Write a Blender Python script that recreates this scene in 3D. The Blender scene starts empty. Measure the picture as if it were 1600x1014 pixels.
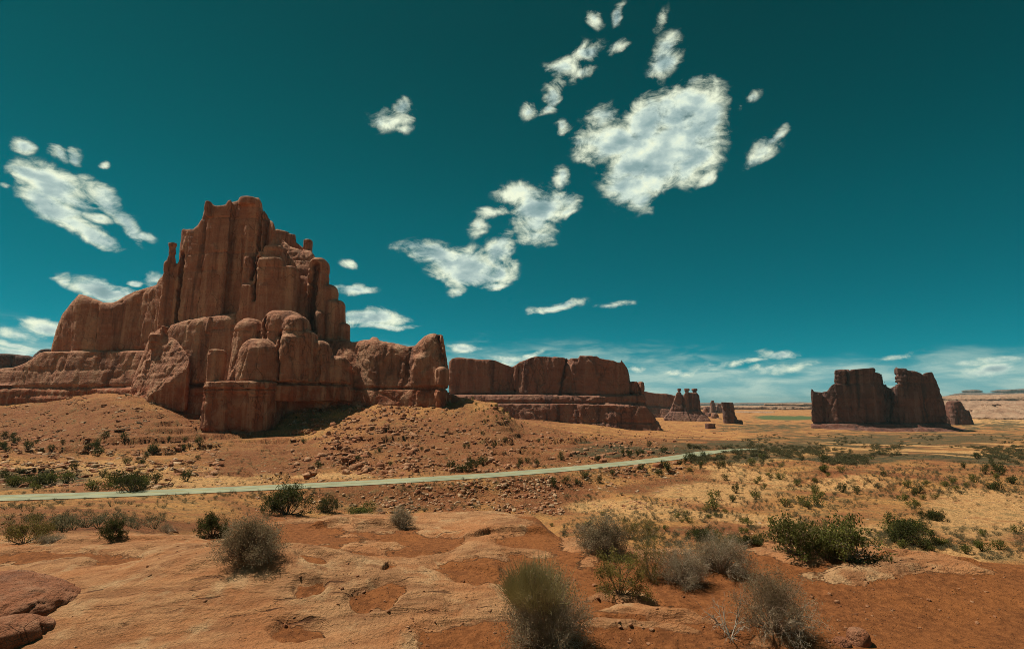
import bpy, math, random
import numpy as np
from mathutils import Vector

# ------------------------------------------------------------------ camera, sky, sun, exposure
S = bpy.context.scene
F = 888.0                                   # focal length in photo pixels (photo 1600 wide)
PITCH = math.atan((628 - 507) / F)
CZ = 1.72
CP, SP = math.cos(PITCH), math.sin(PITCH)
SUN_AZ, SUN_EL = -67.0, 61.0                # degrees; azimuth from +Y towards +X

cam_d = bpy.data.cameras.new('camera')
cam = bpy.data.objects.new('camera', cam_d)
S.collection.objects.link(cam)
cam.location = (0, 0, CZ)
cam.rotation_euler = (math.pi / 2 + PITCH, 0, 0)
cam_d.sensor_width = 36
cam_d.lens = 36 * F / 1600
cam_d.clip_start = 0.1
cam_d.clip_end = 40000
S.camera = cam
S.view_settings.view_transform = 'Standard'
S.view_settings.look = 'None'
S.view_settings.exposure = 0.06
S.view_settings.gamma = 1.0
S.cycles.use_denoising = True
S.cycles.denoising_prefilter = 'NONE'
S.cycles.filter_width = 0.9
S.cycles.max_bounces = 6
S.cycles.diffuse_bounces = 4
S.cycles.glossy_bounces = 2
S.cycles.transparent_max_bounces = 8
S.cycles.volume_bounces = 0

def P(px, py, Y):
    """photo pixel at forward distance Y -> world point"""
    x = (px - 800) / F; z = (507 - py) / F
    t = Y / (CP - z * SP)
    return (x * t, Y, CZ + (SP + z * CP) * t)
def PX(px, Y, py=600):
    return P(px, py, Y)[0]
def PZ(py, Y):
    return P(800, py, Y)[2]

class NT:
    """tiny node-tree helper"""
    def __init__(s, nt):
        s.t = nt; s.n = nt.nodes; s.l = nt.links
    def add(s, typ, **kw):
        n = s.n.new(typ)
        for k, v in kw.items(): setattr(n, k, v)
        return n
    def link(s, a, b): s.l.new(a, b)
    def put(s, sock, v):
        if hasattr(v, 'is_linked') or hasattr(v, 'links'): s.l.new(v, sock)
        else: sock.default_value = v
    def math(s, op, a, b=0.0, c=None, clamp=False):
        n = s.add('ShaderNodeMath', operation=op, use_clamp=clamp)
        s.put(n.inputs[0], a); s.put(n.inputs[1], b)
        if c is not None: s.put(n.inputs[2], c)
        return n.outputs[0]
    def vmath(s, op, a, b=(0, 0, 0)):
        n = s.add('ShaderNodeVectorMath', operation=op)
        s.put(n.inputs[0], a)
        if op == 'SCALE': s.put(n.inputs['Scale'], b)
        else: s.put(n.inputs[1], b)
        return n.outputs['Value'] if op in ('LENGTH', 'DOT_PRODUCT') else n.outputs[0]
    def comb(s, x, y, z):
        n = s.add('ShaderNodeCombineXYZ')
        for i, v in enumerate((x, y, z)): s.put(n.inputs[i], v)
        return n.outputs[0]
    def sep(s, v):
        n = s.add('ShaderNodeSeparateXYZ'); s.put(n.inputs[0], v); return n.outputs
    def noise(s, vec, scale, detail=4, rough=0.5, dist=0.0, lac=2.0):
        n = s.add('ShaderNodeTexNoise'); n.noise_dimensions = '3D'
        s.put(n.inputs['Vector'], vec); s.put(n.inputs['Scale'], scale)
        s.put(n.inputs['Detail'], detail); s.put(n.inputs['Roughness'], rough)
        s.put(n.inputs['Distortion'], dist); s.put(n.inputs['Lacunarity'], lac)
        return n.outputs['Fac']
    def vor(s, vec, scale, feature='F1', rnd=1.0):
        n = s.add('ShaderNodeTexVoronoi', feature=feature)
        s.put(n.inputs['Vector'], vec); s.put(n.inputs['Scale'], scale)
        n.inputs['Randomness'].default_value = rnd
        return n.outputs['Distance']
    def rng(s, v, a, b, c=0.0, d=1.0, interp='SMOOTHSTEP'):
        n = s.add('ShaderNodeMapRange', interpolation_type=interp)
        s.put(n.inputs['Value'], v); s.put(n.inputs['From Min'], a); s.put(n.inputs['From Max'], b)
        s.put(n.inputs['To Min'], c); s.put(n.inputs['To Max'], d)
        return n.outputs[0]
    def mix(s, f, a, b, mode='MIX'):
        n = s.add('ShaderNodeMix', data_type='RGBA', blend_type=mode)
        s.put(n.inputs[0], f)
        for sock, v in ((n.inputs[6], a), (n.inputs[7], b)):
            if isinstance(v, tuple): sock.default_value = (v[0], v[1], v[2], 1)
            else: s.l.new(v, sock)
        return n.outputs[2]

def azel(px, py):
    x, y, z = P(px, py, 1.0); z -= CZ
    return math.degrees(math.atan2(x, y)), math.degrees(math.atan2(z, math.hypot(x, y)))

# clouds: centre px, py, half width, half height, rotation(deg, anticlockwise in the picture), strength
CLOUDS = [
 # big cumulus upper right
 (1065, 165, 72, 45, 15, 1.0), (1100, 190, 40, 50, 0, .9), (1010, 190, 55, 40, 30, 1.0), (950, 225, 66, 40, 5, 1.0), (1000, 250, 70, 45, 20, 1.0),
 (1055, 220, 70, 55, 25, 1.1), (985, 290, 48, 40, 0, 1.0), (1030, 260, 60, 40, 40, 1.0), (1085, 250, 38, 34, 30, .75), (935, 185, 26, 16, 20, .6),
 (1040, 95, 32, 26, 50, .62), (1000, 310, 28, 22, 30, .8),
 (882, 108, 24, 18, 0, .62), (908, 118, 20, 14, 30, .58), (915, 80, 24, 14, 20, .58), (960, 72, 22, 8, 15, .5), (862, 155, 20, 16, 60, .55), (828, 178, 16, 12, 20, .55), (930, 30, 12, 8, 0, .42), (968, 22, 14, 9, 50, .42),
 (855, 178, 13, 9, 0, .5), (1035, 30, 14, 10, 60, .38), (1170, 160, 16, 9, 30, .38), (1190, 235, 34, 17, 25, .66), (1215, 215, 24, 8, 35, .5), (1105, 283, 14, 9, 30, .5), (880, 285, 14, 13, 0, .52), (877, 205, 12, 12, 60, .42),
 # middle
 (815, 305, 42, 20, 0, .85), (845, 325, 44, 28, 15, .95), (835, 355, 34, 24, 0, .8), (838, 375, 30, 14, 0, .7), (768, 334, 26, 9, 0, .55), (748, 355, 14, 14, 50, .52), (885, 325, 20, 12, 30, .5),
 (690, 400, 64, 26, -15, .95), (725, 415, 66, 34, -8, 1.0), (660, 383, 44, 12, -5, .65), (780, 395, 26, 18, 40, .75), (780, 420, 26, 18, 0, .7), (770, 445, 22, 9, 20, .5), (717, 452, 12, 7, 0, .4),
 (612, 188, 34, 14, 10, .56), (628, 172, 10, 14, 70, .48), (630, 200, 16, 7, 0, .48),
 (545, 407, 14, 6, 0, .6), (553, 448, 30, 7, 0, .6), (556, 443, 10, 7, 0, .5), (590, 497, 54, 16, 0, .85), (570, 488, 30, 9, 0, .7), (600, 511, 48, 8, 0, .7),
 (868, 478, 54, 9, 10, .72), (965, 469, 30, 5, 12, .42), (720, 546, 30, 6, 0, .7), (795, 566, 24, 5, 0, .55), (830, 560, 20, 6, 30, .5),
 # left
 (38, 232, 20, 12, -20, .7), (85, 288, 72, 28, -8, .9), (75, 318, 60, 26, -25, .85), (130, 355, 76, 16, -22, .85), (165, 307, 52, 18, -30, .75), (200, 345, 42, 12, -50, .72), (150, 335, 24, 7, 0, .55), (50, 276, 34, 18, 0, .75), (225, 365, 20, 8, 0, .5), (5, 287, 12, 5, 0, .5), (95, 243, 20, 8, -20, .42), (120, 247, 12, 8, -30, .42), (155, 259, 10, 5, 0, .38),
 (150, 448, 58, 18, -8, .9), (95, 436, 16, 10, 0, .6), (208, 432, 14, 5, 0, .5), (238, 432, 18, 11, 0, .55), (68, 507, 38, 12, 0, .75), (30, 520, 40, 8, 0, .4), (25, 538, 46, 6, -5, .6), (18, 549, 30, 6, 0, .6), (180, 450, 30, 14, 0, .6),
 # low right
 (1222, 559, 32, 7, -4, .5), (1235, 575, 60, 5, 3, .3), (1180, 566, 24, 4, 0, .3), (1120, 572, 30, 4, 3, .28), (1150, 570, 18, 4, 8, .28), (1400, 558, 30, 5, 12, .25), (1545, 578, 36, 9, 3, .66), (1560, 560, 60, 6, 6, .2), (1060, 578, 30, 3, 3, .25), (990, 576, 14, 5, 0, .5),
]
VEIL = [(1075, 600, 150, 28, 0, 1.0), (1020, 590, 90, 20, 0, 1.1), (1200, 610, 180, 34, 0, .8), (1480, 610, 240, 52, 4, .85), (1600, 590, 180, 40, 4, .6), (1290, 590, 90, 26, 5, .6), (800, 580, 240, 30, 0, .25), (20, 545, 120, 30, 0, .2), (1120, 588, 150, 12, 0, 1.2), (1000, 600, 120, 26, 0, 1.1)]

def build_world():
    w = bpy.data.worlds.new('World'); S.world = w; w.use_nodes = True
    t = NT(w.node_tree); t.n.clear()
    out = t.add('ShaderNodeOutputWorld'); bg = t.add('ShaderNodeBackground')
    sky = t.add('ShaderNodeTexSky'); sky.sky_type = 'NISHITA'; sky.sun_disc = False
    sky.sun_elevation = math.radians(SUN_EL); sky.sun_rotation = math.radians(SUN_AZ)
    sky.altitude = 1400; sky.air_density = 1.0; sky.dust_density = 0.6; sky.ozone_density = 1.0
    tc = t.add('ShaderNodeTexCoord'); d = tc.outputs['Generated']
    x, y, z = t.sep(d)
    # polarised, teal sky: the physical sky's brightness in a teal hue that pales to the horizon
    lum = t.add('ShaderNodeRGBToBW'); t.link(sky.outputs[0], lum.inputs[0])
    hue = t.add('ShaderNodeValToRGB'); r = hue.color_ramp
    t.link(z, hue.inputs[0])
    r.elements[0].position = 0.0; r.elements[0].color = (0.016, 0.36, 0.42, 1)
    r.elements[1].position = 1.0; r.elements[1].color = (0.15, 0.26, 0.25, 1)  # neutral zenith above the view, added to fill the shadows
    for p, c in ((0.06, (0.004, 0.36, 0.43)), (0.15, (0.002, 0.33, 0.41)), (0.30, (0.002, 0.315, 0.38)), (0.42, (0.003, 0.275, 0.32)), (0.56, (0.005, 0.235, 0.265)), (.66, (0.010, 0.23, 0.25)), (.8, (.08, .27, .27))):
        e = r.elements.new(p); e.color = (*c, 1)
    base = t.mix(1.0, hue.outputs[0], lum.outputs[0], 'MULTIPLY')
    # clouds, laid out by direction (azimuth, elevation)
    az = t.math('MULTIPLY', t.math('ARCTAN2', x, y), 57.2958)
    el = t.math('MULTIPLY', t.math('ARCSINE', z), 57.2958)
    ae = t.comb(az, el, 0.0)
    zz = t.math('ADD', t.math('MAXIMUM', z, 0.0), 0.22)
    q = t.comb(t.math('DIVIDE', x, zz), t.math('DIVIDE', y, zz), 0.0)
    q2 = t.comb(t.math('MULTIPLY', az, 0.045), t.math('MULTIPLY', el, 0.075), 0.0)
    wn = t.add('ShaderNodeTexNoise'); t.put(wn.inputs['Vector'], q2); wn.inputs['Scale'].default_value = 3.2; wn.inputs['Detail'].default_value = 3
    warp = t.vmath('SCALE', t.vmath('SUBTRACT', wn.outputs['Color'], (.5, .5, .5)), 3.0)
    aw = t.vmath('ADD', ae, warp)
    def field(lst, vec):
        m = None
        for (px, py, a, b, rot, s) in lst:
            a, b = a * (1.0 if a > 45 else 1.12), b * (1.0 if a > 45 else 1.2); s = s if s > .8 else s * .75 + .17
            c = azel(px, py); e1 = azel(px + a, py); e2 = azel(px, py - b)
            ra = abs(e1[0] - c[0]); rb = abs(e2[1] - c[1])
            mp = t.add('ShaderNodeMapping', vector_type='TEXTURE')
            if m is None: t.link(vec, mp.inputs[0])
            else:                                   # evaluate one cloud after the other
                ch = t.add('ShaderNodeVectorMath', operation='MULTIPLY_ADD')
                t.link(m, ch.inputs[0]); ch.inputs[1].default_value = (0, 0, 0); t.link(vec, ch.inputs[2])
                t.link(ch.outputs[0], mp.inputs[0])
            mp.inputs['Location'].default_value = (c[0], c[1], 0)
            mp.inputs['Rotation'].default_value = (0, 0, math.radians(rot))
            mp.inputs['Scale'].default_value = (ra, rb, 1)
            sp = t.math('MULTIPLY_ADD', t.vmath('LENGTH', mp.outputs[0]), -s, s)
            m = sp if m is None else t.math('MAXIMUM', m, sp)
        return m
    D = t.math('ADD', field(CLOUDS, aw), .13)
    n1 = t.noise(q2, 8.0, 9, 0.60, 0.7)
    n2 = t.noise(q2, 30.0, 7, 0.68, 0.4)
    dens = t.math('ADD', t.math('ADD', D, t.math('MULTIPLY', t.math('SUBTRACT', n1, .5), 1.6)),
                  t.math('MULTIPLY', t.math('SUBTRACT', n2, .5), .50))
    gate = t.rng(D, -0.14, 0.22)
    alpha = t.math('MULTIPLY', t.rng(dens, 0.03, 0.72), gate)
    # relief: smooth billows, lit where the cloud thins towards the sun (up and left), grey where it is thick
    m1 = t.noise(q2, 5.2, 4, 0.46, 0.2)
    m2 = t.noise(t.vmath('ADD', q2, (-0.040, 0.055, 0)), 5.2, 4, 0.46, 0.2)
    relief = t.math('SUBTRACT', m1, m2)
    core = t.rng(t.math('ADD', t.math('MULTIPLY', D, .9), t.math('MULTIPLY', t.math('SUBTRACT', m1, .5), .9)), 0.16, .74)
    br = t.math('ADD', t.math('MULTIPLY', relief, 2.1), t.math('MULTIPLY_ADD', core, -0.54, 1.08))
    br = t.math('ADD', br, t.math('MULTIPLY', t.math('SUBTRACT', n2, .5), .34))
    cl = t.add('ShaderNodeValToRGB'); t.link(br, cl.inputs[0]); r = cl.color_ramp
    r.elements[0].position = 0.0; r.elements[0].color = (.17, .29, .30, 1)
    r.elements[1].position = 1.0; r.elements[1].color = (.86, .92, .70, 1)
    for p, c in ((.30, (.27, .39, .39)), (.55, (.42, .54, .51)), (.78, (.68, .79, .67))):
        e = r.elements.new(p); e.color = (*c, 1)
    V = field([(a, b, c, d, e, f) for a, b, c, d, e, f in VEIL], t.vmath('ADD', ae, t.vmath('SCALE', warp, .5)))
    q3 = t.comb(t.math('MULTIPLY', az, 0.05), t.math('MULTIPLY', el, 0.22), 3.0)
    vn = t.noise(q3, 4.0, 7, .6, .4)
    va = t.math('MULTIPLY', t.rng(t.math('ADD', V, t.math('MULTIPLY', t.math('SUBTRACT', vn, .5), .9)), -.30, .50), .84)
    vc = t.mix(t.rng(vn, .35, .7), (.20, .42, .43), (.54, .68, .58))
    c1 = t.mix(va, t.mix(1.0, base, (.10, .117, .120), 'MULTIPLY'), vc)
    c2 = t.mix(alpha, c1, cl.outputs[0])
    t.link(c2, bg.inputs[0]); bg.inputs[1].default_value = 1.0
    # the rest of the sky is clear, whiter round the sun
    sun_dir = (math.sin(math.radians(SUN_AZ)) * math.cos(math.radians(SUN_EL)), math.cos(math.radians(SUN_AZ)) * math.cos(math.radians(SUN_EL)), math.sin(math.radians(SUN_EL)))
    dot = t.math('MAXIMUM', t.vmath('DOT_PRODUCT', d, sun_dir), 0.0)
    glow = t.math('MULTIPLY', t.math('POWER', dot, 20.0), 1.1)
    gl = t.mix(1.0, t.comb(t.math('MULTIPLY', glow, 1.0), t.math('MULTIPLY', glow, .88), t.math('MULTIPLY', glow, .70)), t.mix(1.0, base, (.10, .117, .120), 'MULTIPLY'), 'ADD')
    bg2 = t.add('ShaderNodeBackground'); t.link(gl, bg2.inputs[0])
    inside = t.math('MULTIPLY', t.math('LESS_THAN', z, .70), t.math('GREATER_THAN', y, .45))
    ms = t.add('ShaderNodeMixShader'); t.link(inside, ms.inputs[0]); t.link(bg2.outputs[0], ms.inputs[1]); t.link(bg.outputs[0], ms.inputs[2])
    t.link(ms.outputs[0], out.inputs[0])
build_world()

sun_d = bpy.data.lights.new('sun', 'SUN'); sun = bpy.data.objects.new('sun', sun_d); S.collection.objects.link(sun)
sun_d.energy = 5.0; sun_d.angle = math.radians(0.5); sun_d.color = (1.0, 0.91, 0.74)
a_, e_ = math.radians(SUN_AZ), math.radians(SUN_EL)
SUNV = Vector((math.sin(a_) * math.cos(e_), math.cos(a_) * math.cos(e_), math.sin(e_)))
sun.rotation_euler = SUNV.to_track_quat('Z', 'Y').to_euler()
sun.location = (0, 0, 300)

# ------------------------------------------------------------------ numpy noise
def _h(ix, iy, iz, seed):
    n = (ix.astype(np.uint32) * np.uint32(374761393) + iy.astype(np.uint32) * np.uint32(668265263)
         + iz.astype(np.uint32) * np.uint32(2147483647 - 1376) + np.uint32(seed * 974711 + 13))
    n = (n ^ (n >> np.uint32(13))) * np.uint32(1274126177)
    n = n ^ (n >> np.uint32(16))
    return (n & np.uint32(0xffffff)).astype(np.float32) / np.float32(0xffffff)
def vnoise(x, y, z=None, seed=0):
    x = np.asarray(x, np.float64); y = np.asarray(y, np.float64)
    x, y = np.broadcast_arrays(x, y)
    fx = np.floor(x); fy = np.floor(y)
    ix = fx.astype(np.int64); iy = fy.astype(np.int64)
    tx = (x - fx).astype(np.float32); ty = (y - fy).astype(np.float32)
    tx = tx * tx * tx * (tx * (tx * 6 - 15) + 10); ty = ty * ty * ty * (ty * (ty * 6 - 15) + 10)
    def lay(iz):
        a = _h(ix, iy, iz, seed); b = _h(ix + 1, iy, iz, seed)
        c = _h(ix, iy + 1, iz, seed); d = _h(ix + 1, iy + 1, iz, seed)
        return (a * (1 - tx) + b * tx) * (1 - ty) + (c * (1 - tx) + d * tx) * ty
    if z is None:
        return lay(np.zeros_like(ix)) * 2 - 1
    z = np.broadcast_to(np.asarray(z, np.float64), x.shape)
    fz = np.floor(z); iz = fz.astype(np.int64); tz = (z - fz).astype(np.float32)
    tz = tz * tz * (3 - 2 * tz)
    return (lay(iz) * (1 - tz) + lay(iz + 1) * tz) * 2 - 1
def fbm(x, y, z=None, oct=4, seed=0, gain=.5, lac=2.03):
    s = 0; a = 1.0; t = 0
    for o in range(oct):
        s = s + a * vnoise(x, y, z, seed + o * 17); t += a
        a *= gain; x = x * lac + 5.3; y = y * lac + 1.7
        if z is not None: z = z * lac + 3.1
    return s / t
def vor(x, y, z, seed=0):
    """cellular noise: distance gap between the two nearest cells, random value of the nearest"""
    ix = np.floor(x).astype(np.int64); iy = np.floor(y).astype(np.int64); iz = np.floor(z).astype(np.int64)
    f1 = np.full(x.shape, 9e9, np.float32); f2 = f1.copy(); cr = np.zeros(x.shape, np.float32)
    for dx in (-1, 0, 1):
        for dy in (-1, 0, 1):
            for dz in (-1, 0, 1):
                a, b, c = ix + dx, iy + dy, iz + dz
                px = a + _h(a, b, c, seed) - x; py = b + _h(a, b, c, seed + 1) - y; pz = c + _h(a, b, c, seed + 2) - z
                d = (px * px + py * py + pz * pz).astype(np.float32)
                m = d < f1
                f2 = np.where(m, f1, np.minimum(f2, d)); cr = np.where(m, _h(a, b, c, seed + 3), cr); f1 = np.where(m, d, f1)
    return np.sqrt(f2) - np.sqrt(f1), cr
def sstep(a, b, v):
    u = np.clip((v - a) / (b - a), 0, 1); return u * u * (3 - 2 * u)

# ------------------------------------------------------------------ object helpers
COL = S.collection
def tag(o, label=None, cat=None, group=None, kind=None):
    if label: o['label'] = label
    if cat: o['category'] = cat
    if group: o['group'] = group
    if kind: o['kind'] = kind
    return o
def mesh_np(name, verts, faces, smooth=True):
    """faces: (n,k) int array or list of such arrays"""
    me = bpy.data.meshes.new(name)
    if not isinstance(faces, list): faces = [faces]
    faces = [f for f in faces if len(f)]
    v = np.ascontiguousarray(verts, np.float32)
    me.vertices.add(len(v)); me.vertices.foreach_set('co', v.ravel())
    nl = sum(f.size for f in faces); nf = sum(len(f) for f in faces)
    me.loops.add(nl); me.polygons.add(nf)
    me.loops.foreach_set('vertex_index', np.concatenate([f.ravel() for f in faces]).astype(np.int32))
    tot = np.concatenate([np.full(len(f), f.shape[1], np.int32) for f in faces])
    st = np.concatenate([[0], np.cumsum(tot)[:-1]]).astype(np.int32)
    me.polygons.foreach_set('loop_start', st); me.polygons.foreach_set('loop_total', tot)
    if smooth: me.polygons.foreach_set('use_smooth', np.ones(nf, bool))
    me.update(calc_edges=True)
    return me
def link(name, me, mat=None, parent=None, loc=None):
    o = bpy.data.objects.new(name, me)
    if mat is not None:
        if isinstance(mat, (list, tuple)):
            for m in mat: me.materials.append(m)
        elif me.materials.find(mat.name) < 0: me.materials.append(mat)
    COL.objects.link(o)
    if parent is not None: o.parent = parent
    if loc is not None: o.location = loc
    return o
def empty(name, loc=(0, 0, 0)):
    o = bpy.data.objects.new(name, None); COL.objects.link(o); o.location = loc; return o
def set_attr(me, name, arr):
    a = me.attributes.new(name, 'FLOAT', 'POINT'); a.data.foreach_set('value', np.ascontiguousarray(arr, np.float32).ravel())

# ------------------------------------------------------------------ terrain height
# per photo column: list of (forward distance Y, ('p', photo row) or ('r', height relative to the camera))
def p_(v): return ('p', v)
def r_(v): return ('r', v)
NEAR = [(0.01, r_(-1.72)), (1.0, r_(-1.72)), (3.0, r_(-1.74))]
FARL = [(290, r_(0)), (400, r_(-6)), (700, r_(-16)), (2000, p_(641)), (5000, p_(634)), (20000, r_(-110))]
FARC = [(2000, p_(642)), (5000, p_(634)), (20000, r_(-110))]
TAB = {
 -150: NEAR + [(7.0, p_(858)), (14, p_(833)), (35, p_(808)), (60, p_(796)), (68, p_(789)), (74, p_(778)), (100, p_(752)), (150, p_(715)), (200, p_(680)), (235, p_(642)), (255, p_(628))] + FARL,
 0:   NEAR + [(7.3, p_(850)), (14, p_(830)), (35, p_(806)), (62, p_(791)), (71, p_(784)), (79, p_(773)), (100, p_(752)), (150, p_(715)), (200, p_(680)), (235, p_(640)), (255, p_(626))] + FARL,
 200: NEAR + [(7.2, p_(849)), (10, p_(836)), (35, p_(807)), (62, p_(789)), (74, p_(777)), (82, p_(767)), (105, p_(748)), (150, p_(710)), (200, p_(652)), (225, p_(619)), (245, p_(607))] + FARL,
 330: NEAR + [(6.6, p_(860)), (8.5, p_(840)), (12, r_(-2.9)), (40, r_(-8.6)), (60, p_(795)), (77, p_(771)), (86, p_(760)), (110, p_(742)), (160, p_(708)), (190, p_(684)), (202, p_(675)), (250, p_(640))] + FARL,
 450: NEAR + [(6.5, p_(862)), (9.5, p_(806)), (15, r_(-6)), (40, r_(-13)), (62, p_(812)), (75, p_(795)), (82, p_(767)), (92, p_(757)), (120, p_(738)), (170, p_(708)), (200, p_(684)), (215, p_(658)), (240, p_(615))] + FARL,
 600: NEAR + [(7.0, p_(848)), (9.5, p_(803)), (15, r_(-7)), (45, r_(-14)), (75, p_(808)), (87, p_(758)), (95, p_(748)), (130, p_(722)), (170, p_(695)), (200, p_(664)), (225, p_(634)), (240, p_(620))] + FARL,
 700: NEAR + [(7.0, p_(848)), (9.8, p_(800)), (15, r_(-7)), (45, r_(-15)), (78, p_(806)), (92, p_(751)), (100, p_(742)), (140, p_(715)), (180, p_(685)), (215, p_(650)), (240, p_(620))] + FARL,
 765: NEAR + [(6.6, p_(856)), (9.8, p_(798)), (15, r_(-7)), (45, r_(-15)), (80, p_(808)), (96, p_(748)), (103, p_(739)), (150, p_(706)), (190, p_(676)), (222, p_(640)), (238, p_(620)), (275, r_(-7)), (350, r_(-11)), (450, p_(652)), (2000, p_(641)), (5000, p_(634)), (20000, r_(-110))],
 830: NEAR + [(6.6, p_(858)), (9.4, p_(802)), (15, r_(-7)), (45, r_(-15)), (80, p_(812)), (100, p_(743)), (108, p_(733)), (160, p_(705)), (200, p_(690)), (235, p_(668)), (300, r_(-13)), (450, p_(656))] + FARC,
 900: NEAR + [(6.6, p_(858)), (7.7, p_(843)), (14, r_(-6)), (40, r_(-14)), (68, p_(824)), (85, p_(800)), (104, p_(739)), (112, p_(729)), (200, p_(692)), (300, p_(676)), (430, p_(662))] + FARC,
 1000: NEAR + [(6.8, p_(858)), (12, r_(-5)), (35, r_(-13.5)), (56, p_(850)), (75, p_(802)), (95, p_(764)), (114, p_(727)), (123, p_(718)), (220, p_(696)), (350, p_(681)), (500, p_(668))] + FARC,
 1090: NEAR + [(6.7, p_(862)), (12, r_(-5)), (35, r_(-13.5)), (56, p_(850)), (75, p_(800)), (100, p_(752)), (137, p_(711)), (148, p_(704)), (170, r_(-14)), (300, p_(688)), (500, p_(675)), (700, p_(660)), (1100, p_(650))] + FARC,
 1200: NEAR + [(6.7, p_(864)), (12, r_(-5)), (35, r_(-13.5)), (56, p_(852)), (75, p_(800)), (100, p_(752)), (150, p_(712)), (300, p_(687)), (600, p_(669)), (1200, p_(653))] + FARC,
 1400: NEAR + [(6.5, p_(871)), (12, r_(-5)), (35, r_(-13)), (54, p_(858)), (75, p_(800)), (100, p_(755)), (150, p_(717)), (300, p_(690)), (650, p_(674)), (1200, p_(657))] + FARC,
 1600: NEAR + [(6.2, p_(880)), (12, r_(-5)), (35, r_(-12.5)), (52, p_(865)), (75, p_(802)), (100, p_(757)), (150, p_(720)), (300, p_(692)), (650, p_(674)), (1200, p_(657))] + FARC,
 1750: NEAR + [(6.2, p_(884)), (12, r_(-5)), (35, r_(-12.5)), (52, p_(868)), (75, p_(802)), (100, p_(757)), (150, p_(720)), (300, p_(692)), (650, p_(674)), (1200, p_(657))] + FARC,
}
LY = np.linspace(math.log(0.01), math.log(20000), 1400)
_cols = sorted(TAB); _zt = []
for c in _cols:
    ys = [math.log(a) for a, _ in TAB[c]]
    zs = [(PZ(v[1], a) - CZ) if v[0] == 'p' else v[1] for a, v in TAB[c]]
    z = np.interp(np.exp(LY), np.exp(ys), zs)
    _zt.append(z)
_zt = np.array(_zt)
k_ = np.hanning(17); k_ /= k_.sum()
_zt = np.array([np.convolve(np.pad(z, 8, mode='edge'), k_, mode='valid') for z in _zt])
_cols = np.array(_cols, float)
def base_z(x, y):
    r = np.hypot(x, y); az = np.arctan2(x, y)
    lim = math.atan((1750 - 800) / F) - 1e-3
    a = np.clip(az, -lim, lim)
    Y = np.maximum(r * np.cos(a), 0.011); px = 800 + np.tan(a) * F * 1.0 / (1 / (CP)) * 1.0
    px = 800 + np.tan(a) * F / CP
    ci = np.clip(np.searchsorted(_cols, px) - 1, 0, len(_cols) - 2)
    t = np.clip((px - _cols[ci]) / (_cols[ci + 1] - _cols[ci]), 0, 1); t = t * t * (3 - 2 * t)
    f = (np.log(Y) - LY[0]) / (LY[1] - LY[0]); i = np.clip(f.astype(int), 0, len(LY) - 2); u = np.clip(f - i, 0, 1)
    z0 = _zt[ci, i] * (1 - u) + _zt[ci, i + 1] * u
    z1 = _zt[ci + 1, i] * (1 - u) + _zt[ci + 1, i + 1] * u
    return z0 * (1 - t) + z1 * t + CZ

# road centre line
ROADZ = -12.1
ROAD_FALL = 150.0
def road_z(y):
    return ROADZ - .052 * np.maximum(0, np.asarray(y) - 142.0)
def road_pt(px, py, z=ROADZ):
    x = (px - 800) / F; zz = (507 - py) / F
    dz = SP + zz * CP; t = z / dz
    return (x * t, (CP - zz * SP) * t)
_rp = [road_pt(*a) for a in [(-260, 788), (-100, 783), (0, 778.5), (100, 775.3), (200, 771.8), (300, 767.6), (400, 763), (500, 758.2), (600, 753), (700, 747), (800, 740.3), (900, 731.8), (1000, 721.8), (1045, 716.5), (1080, 711.5), (1108, 706.5), (1128, 704, -12.3), (1150, 702.5, -13.0), (1172, 702, -13.6)]]
_rp = np.array(_rp)
def catmull(pts, n=14):
    out = []
    P_ = np.vstack([2 * pts[0] - pts[1], pts, 2 * pts[-1] - pts[-2]])
    for i in range(1, len(P_) - 2):
        for k in range(n):
            t = k / n; a, b, c, d = P_[i - 1], P_[i], P_[i + 1], P_[i + 2]
            out.append(.5 * ((2 * b) + (c - a) * t + (2 * a - 5 * b + 4 * c - d) * t * t + (3 * b - 3 * c + d - a) * t ** 3))
    out.append(P_[-2]); return np.array(out)
ROAD = catmull(_rp, 16)
def smooth_line(L, n=12):
    L = L.copy()
    for _ in range(n): L[1:-1] = .25 * L[:-2] + .5 * L[1:-1] + .25 * L[2:]
    return L
ROAD = smooth_line(ROAD, 60)
ROAD_HW = 2.6
def road_dist(x, y):
    x = np.asarray(x, float); sh = x.shape; x = x.ravel(); y = np.asarray(y, float).ravel()
    best = np.full(x.shape, 1e9)
    m = (np.hypot(x, y) < 420) & (y > 20)
    if m.any():
        xs = x[m]; ys = y[m]; b = np.full(xs.shape, 1e9)
        for i in range(0, len(ROAD) - 1, 4):
            a = ROAD[i]; c = ROAD[min(i + 4, len(ROAD) - 1)]
            v = c - a; L2 = v @ v
            if L2 == 0: continue
            t = np.clip(((xs - a[0]) * v[0] + (ys - a[1]) * v[1]) / L2, 0, 1)
            b = np.minimum(b, (xs - a[0] - t * v[0]) ** 2 + (ys - a[1] - t * v[1]) ** 2)
        best[m] = np.sqrt(b)
    return best.reshape(sh)

def to_px(x, y, z):
    zr = z - CZ
    d = y * CP + zr * SP; u = -y * SP + zr * CP
    d = np.where(d < 0.05, 0.05, d)
    return 800 + F * x / d, 507 - F * u / d

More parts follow.
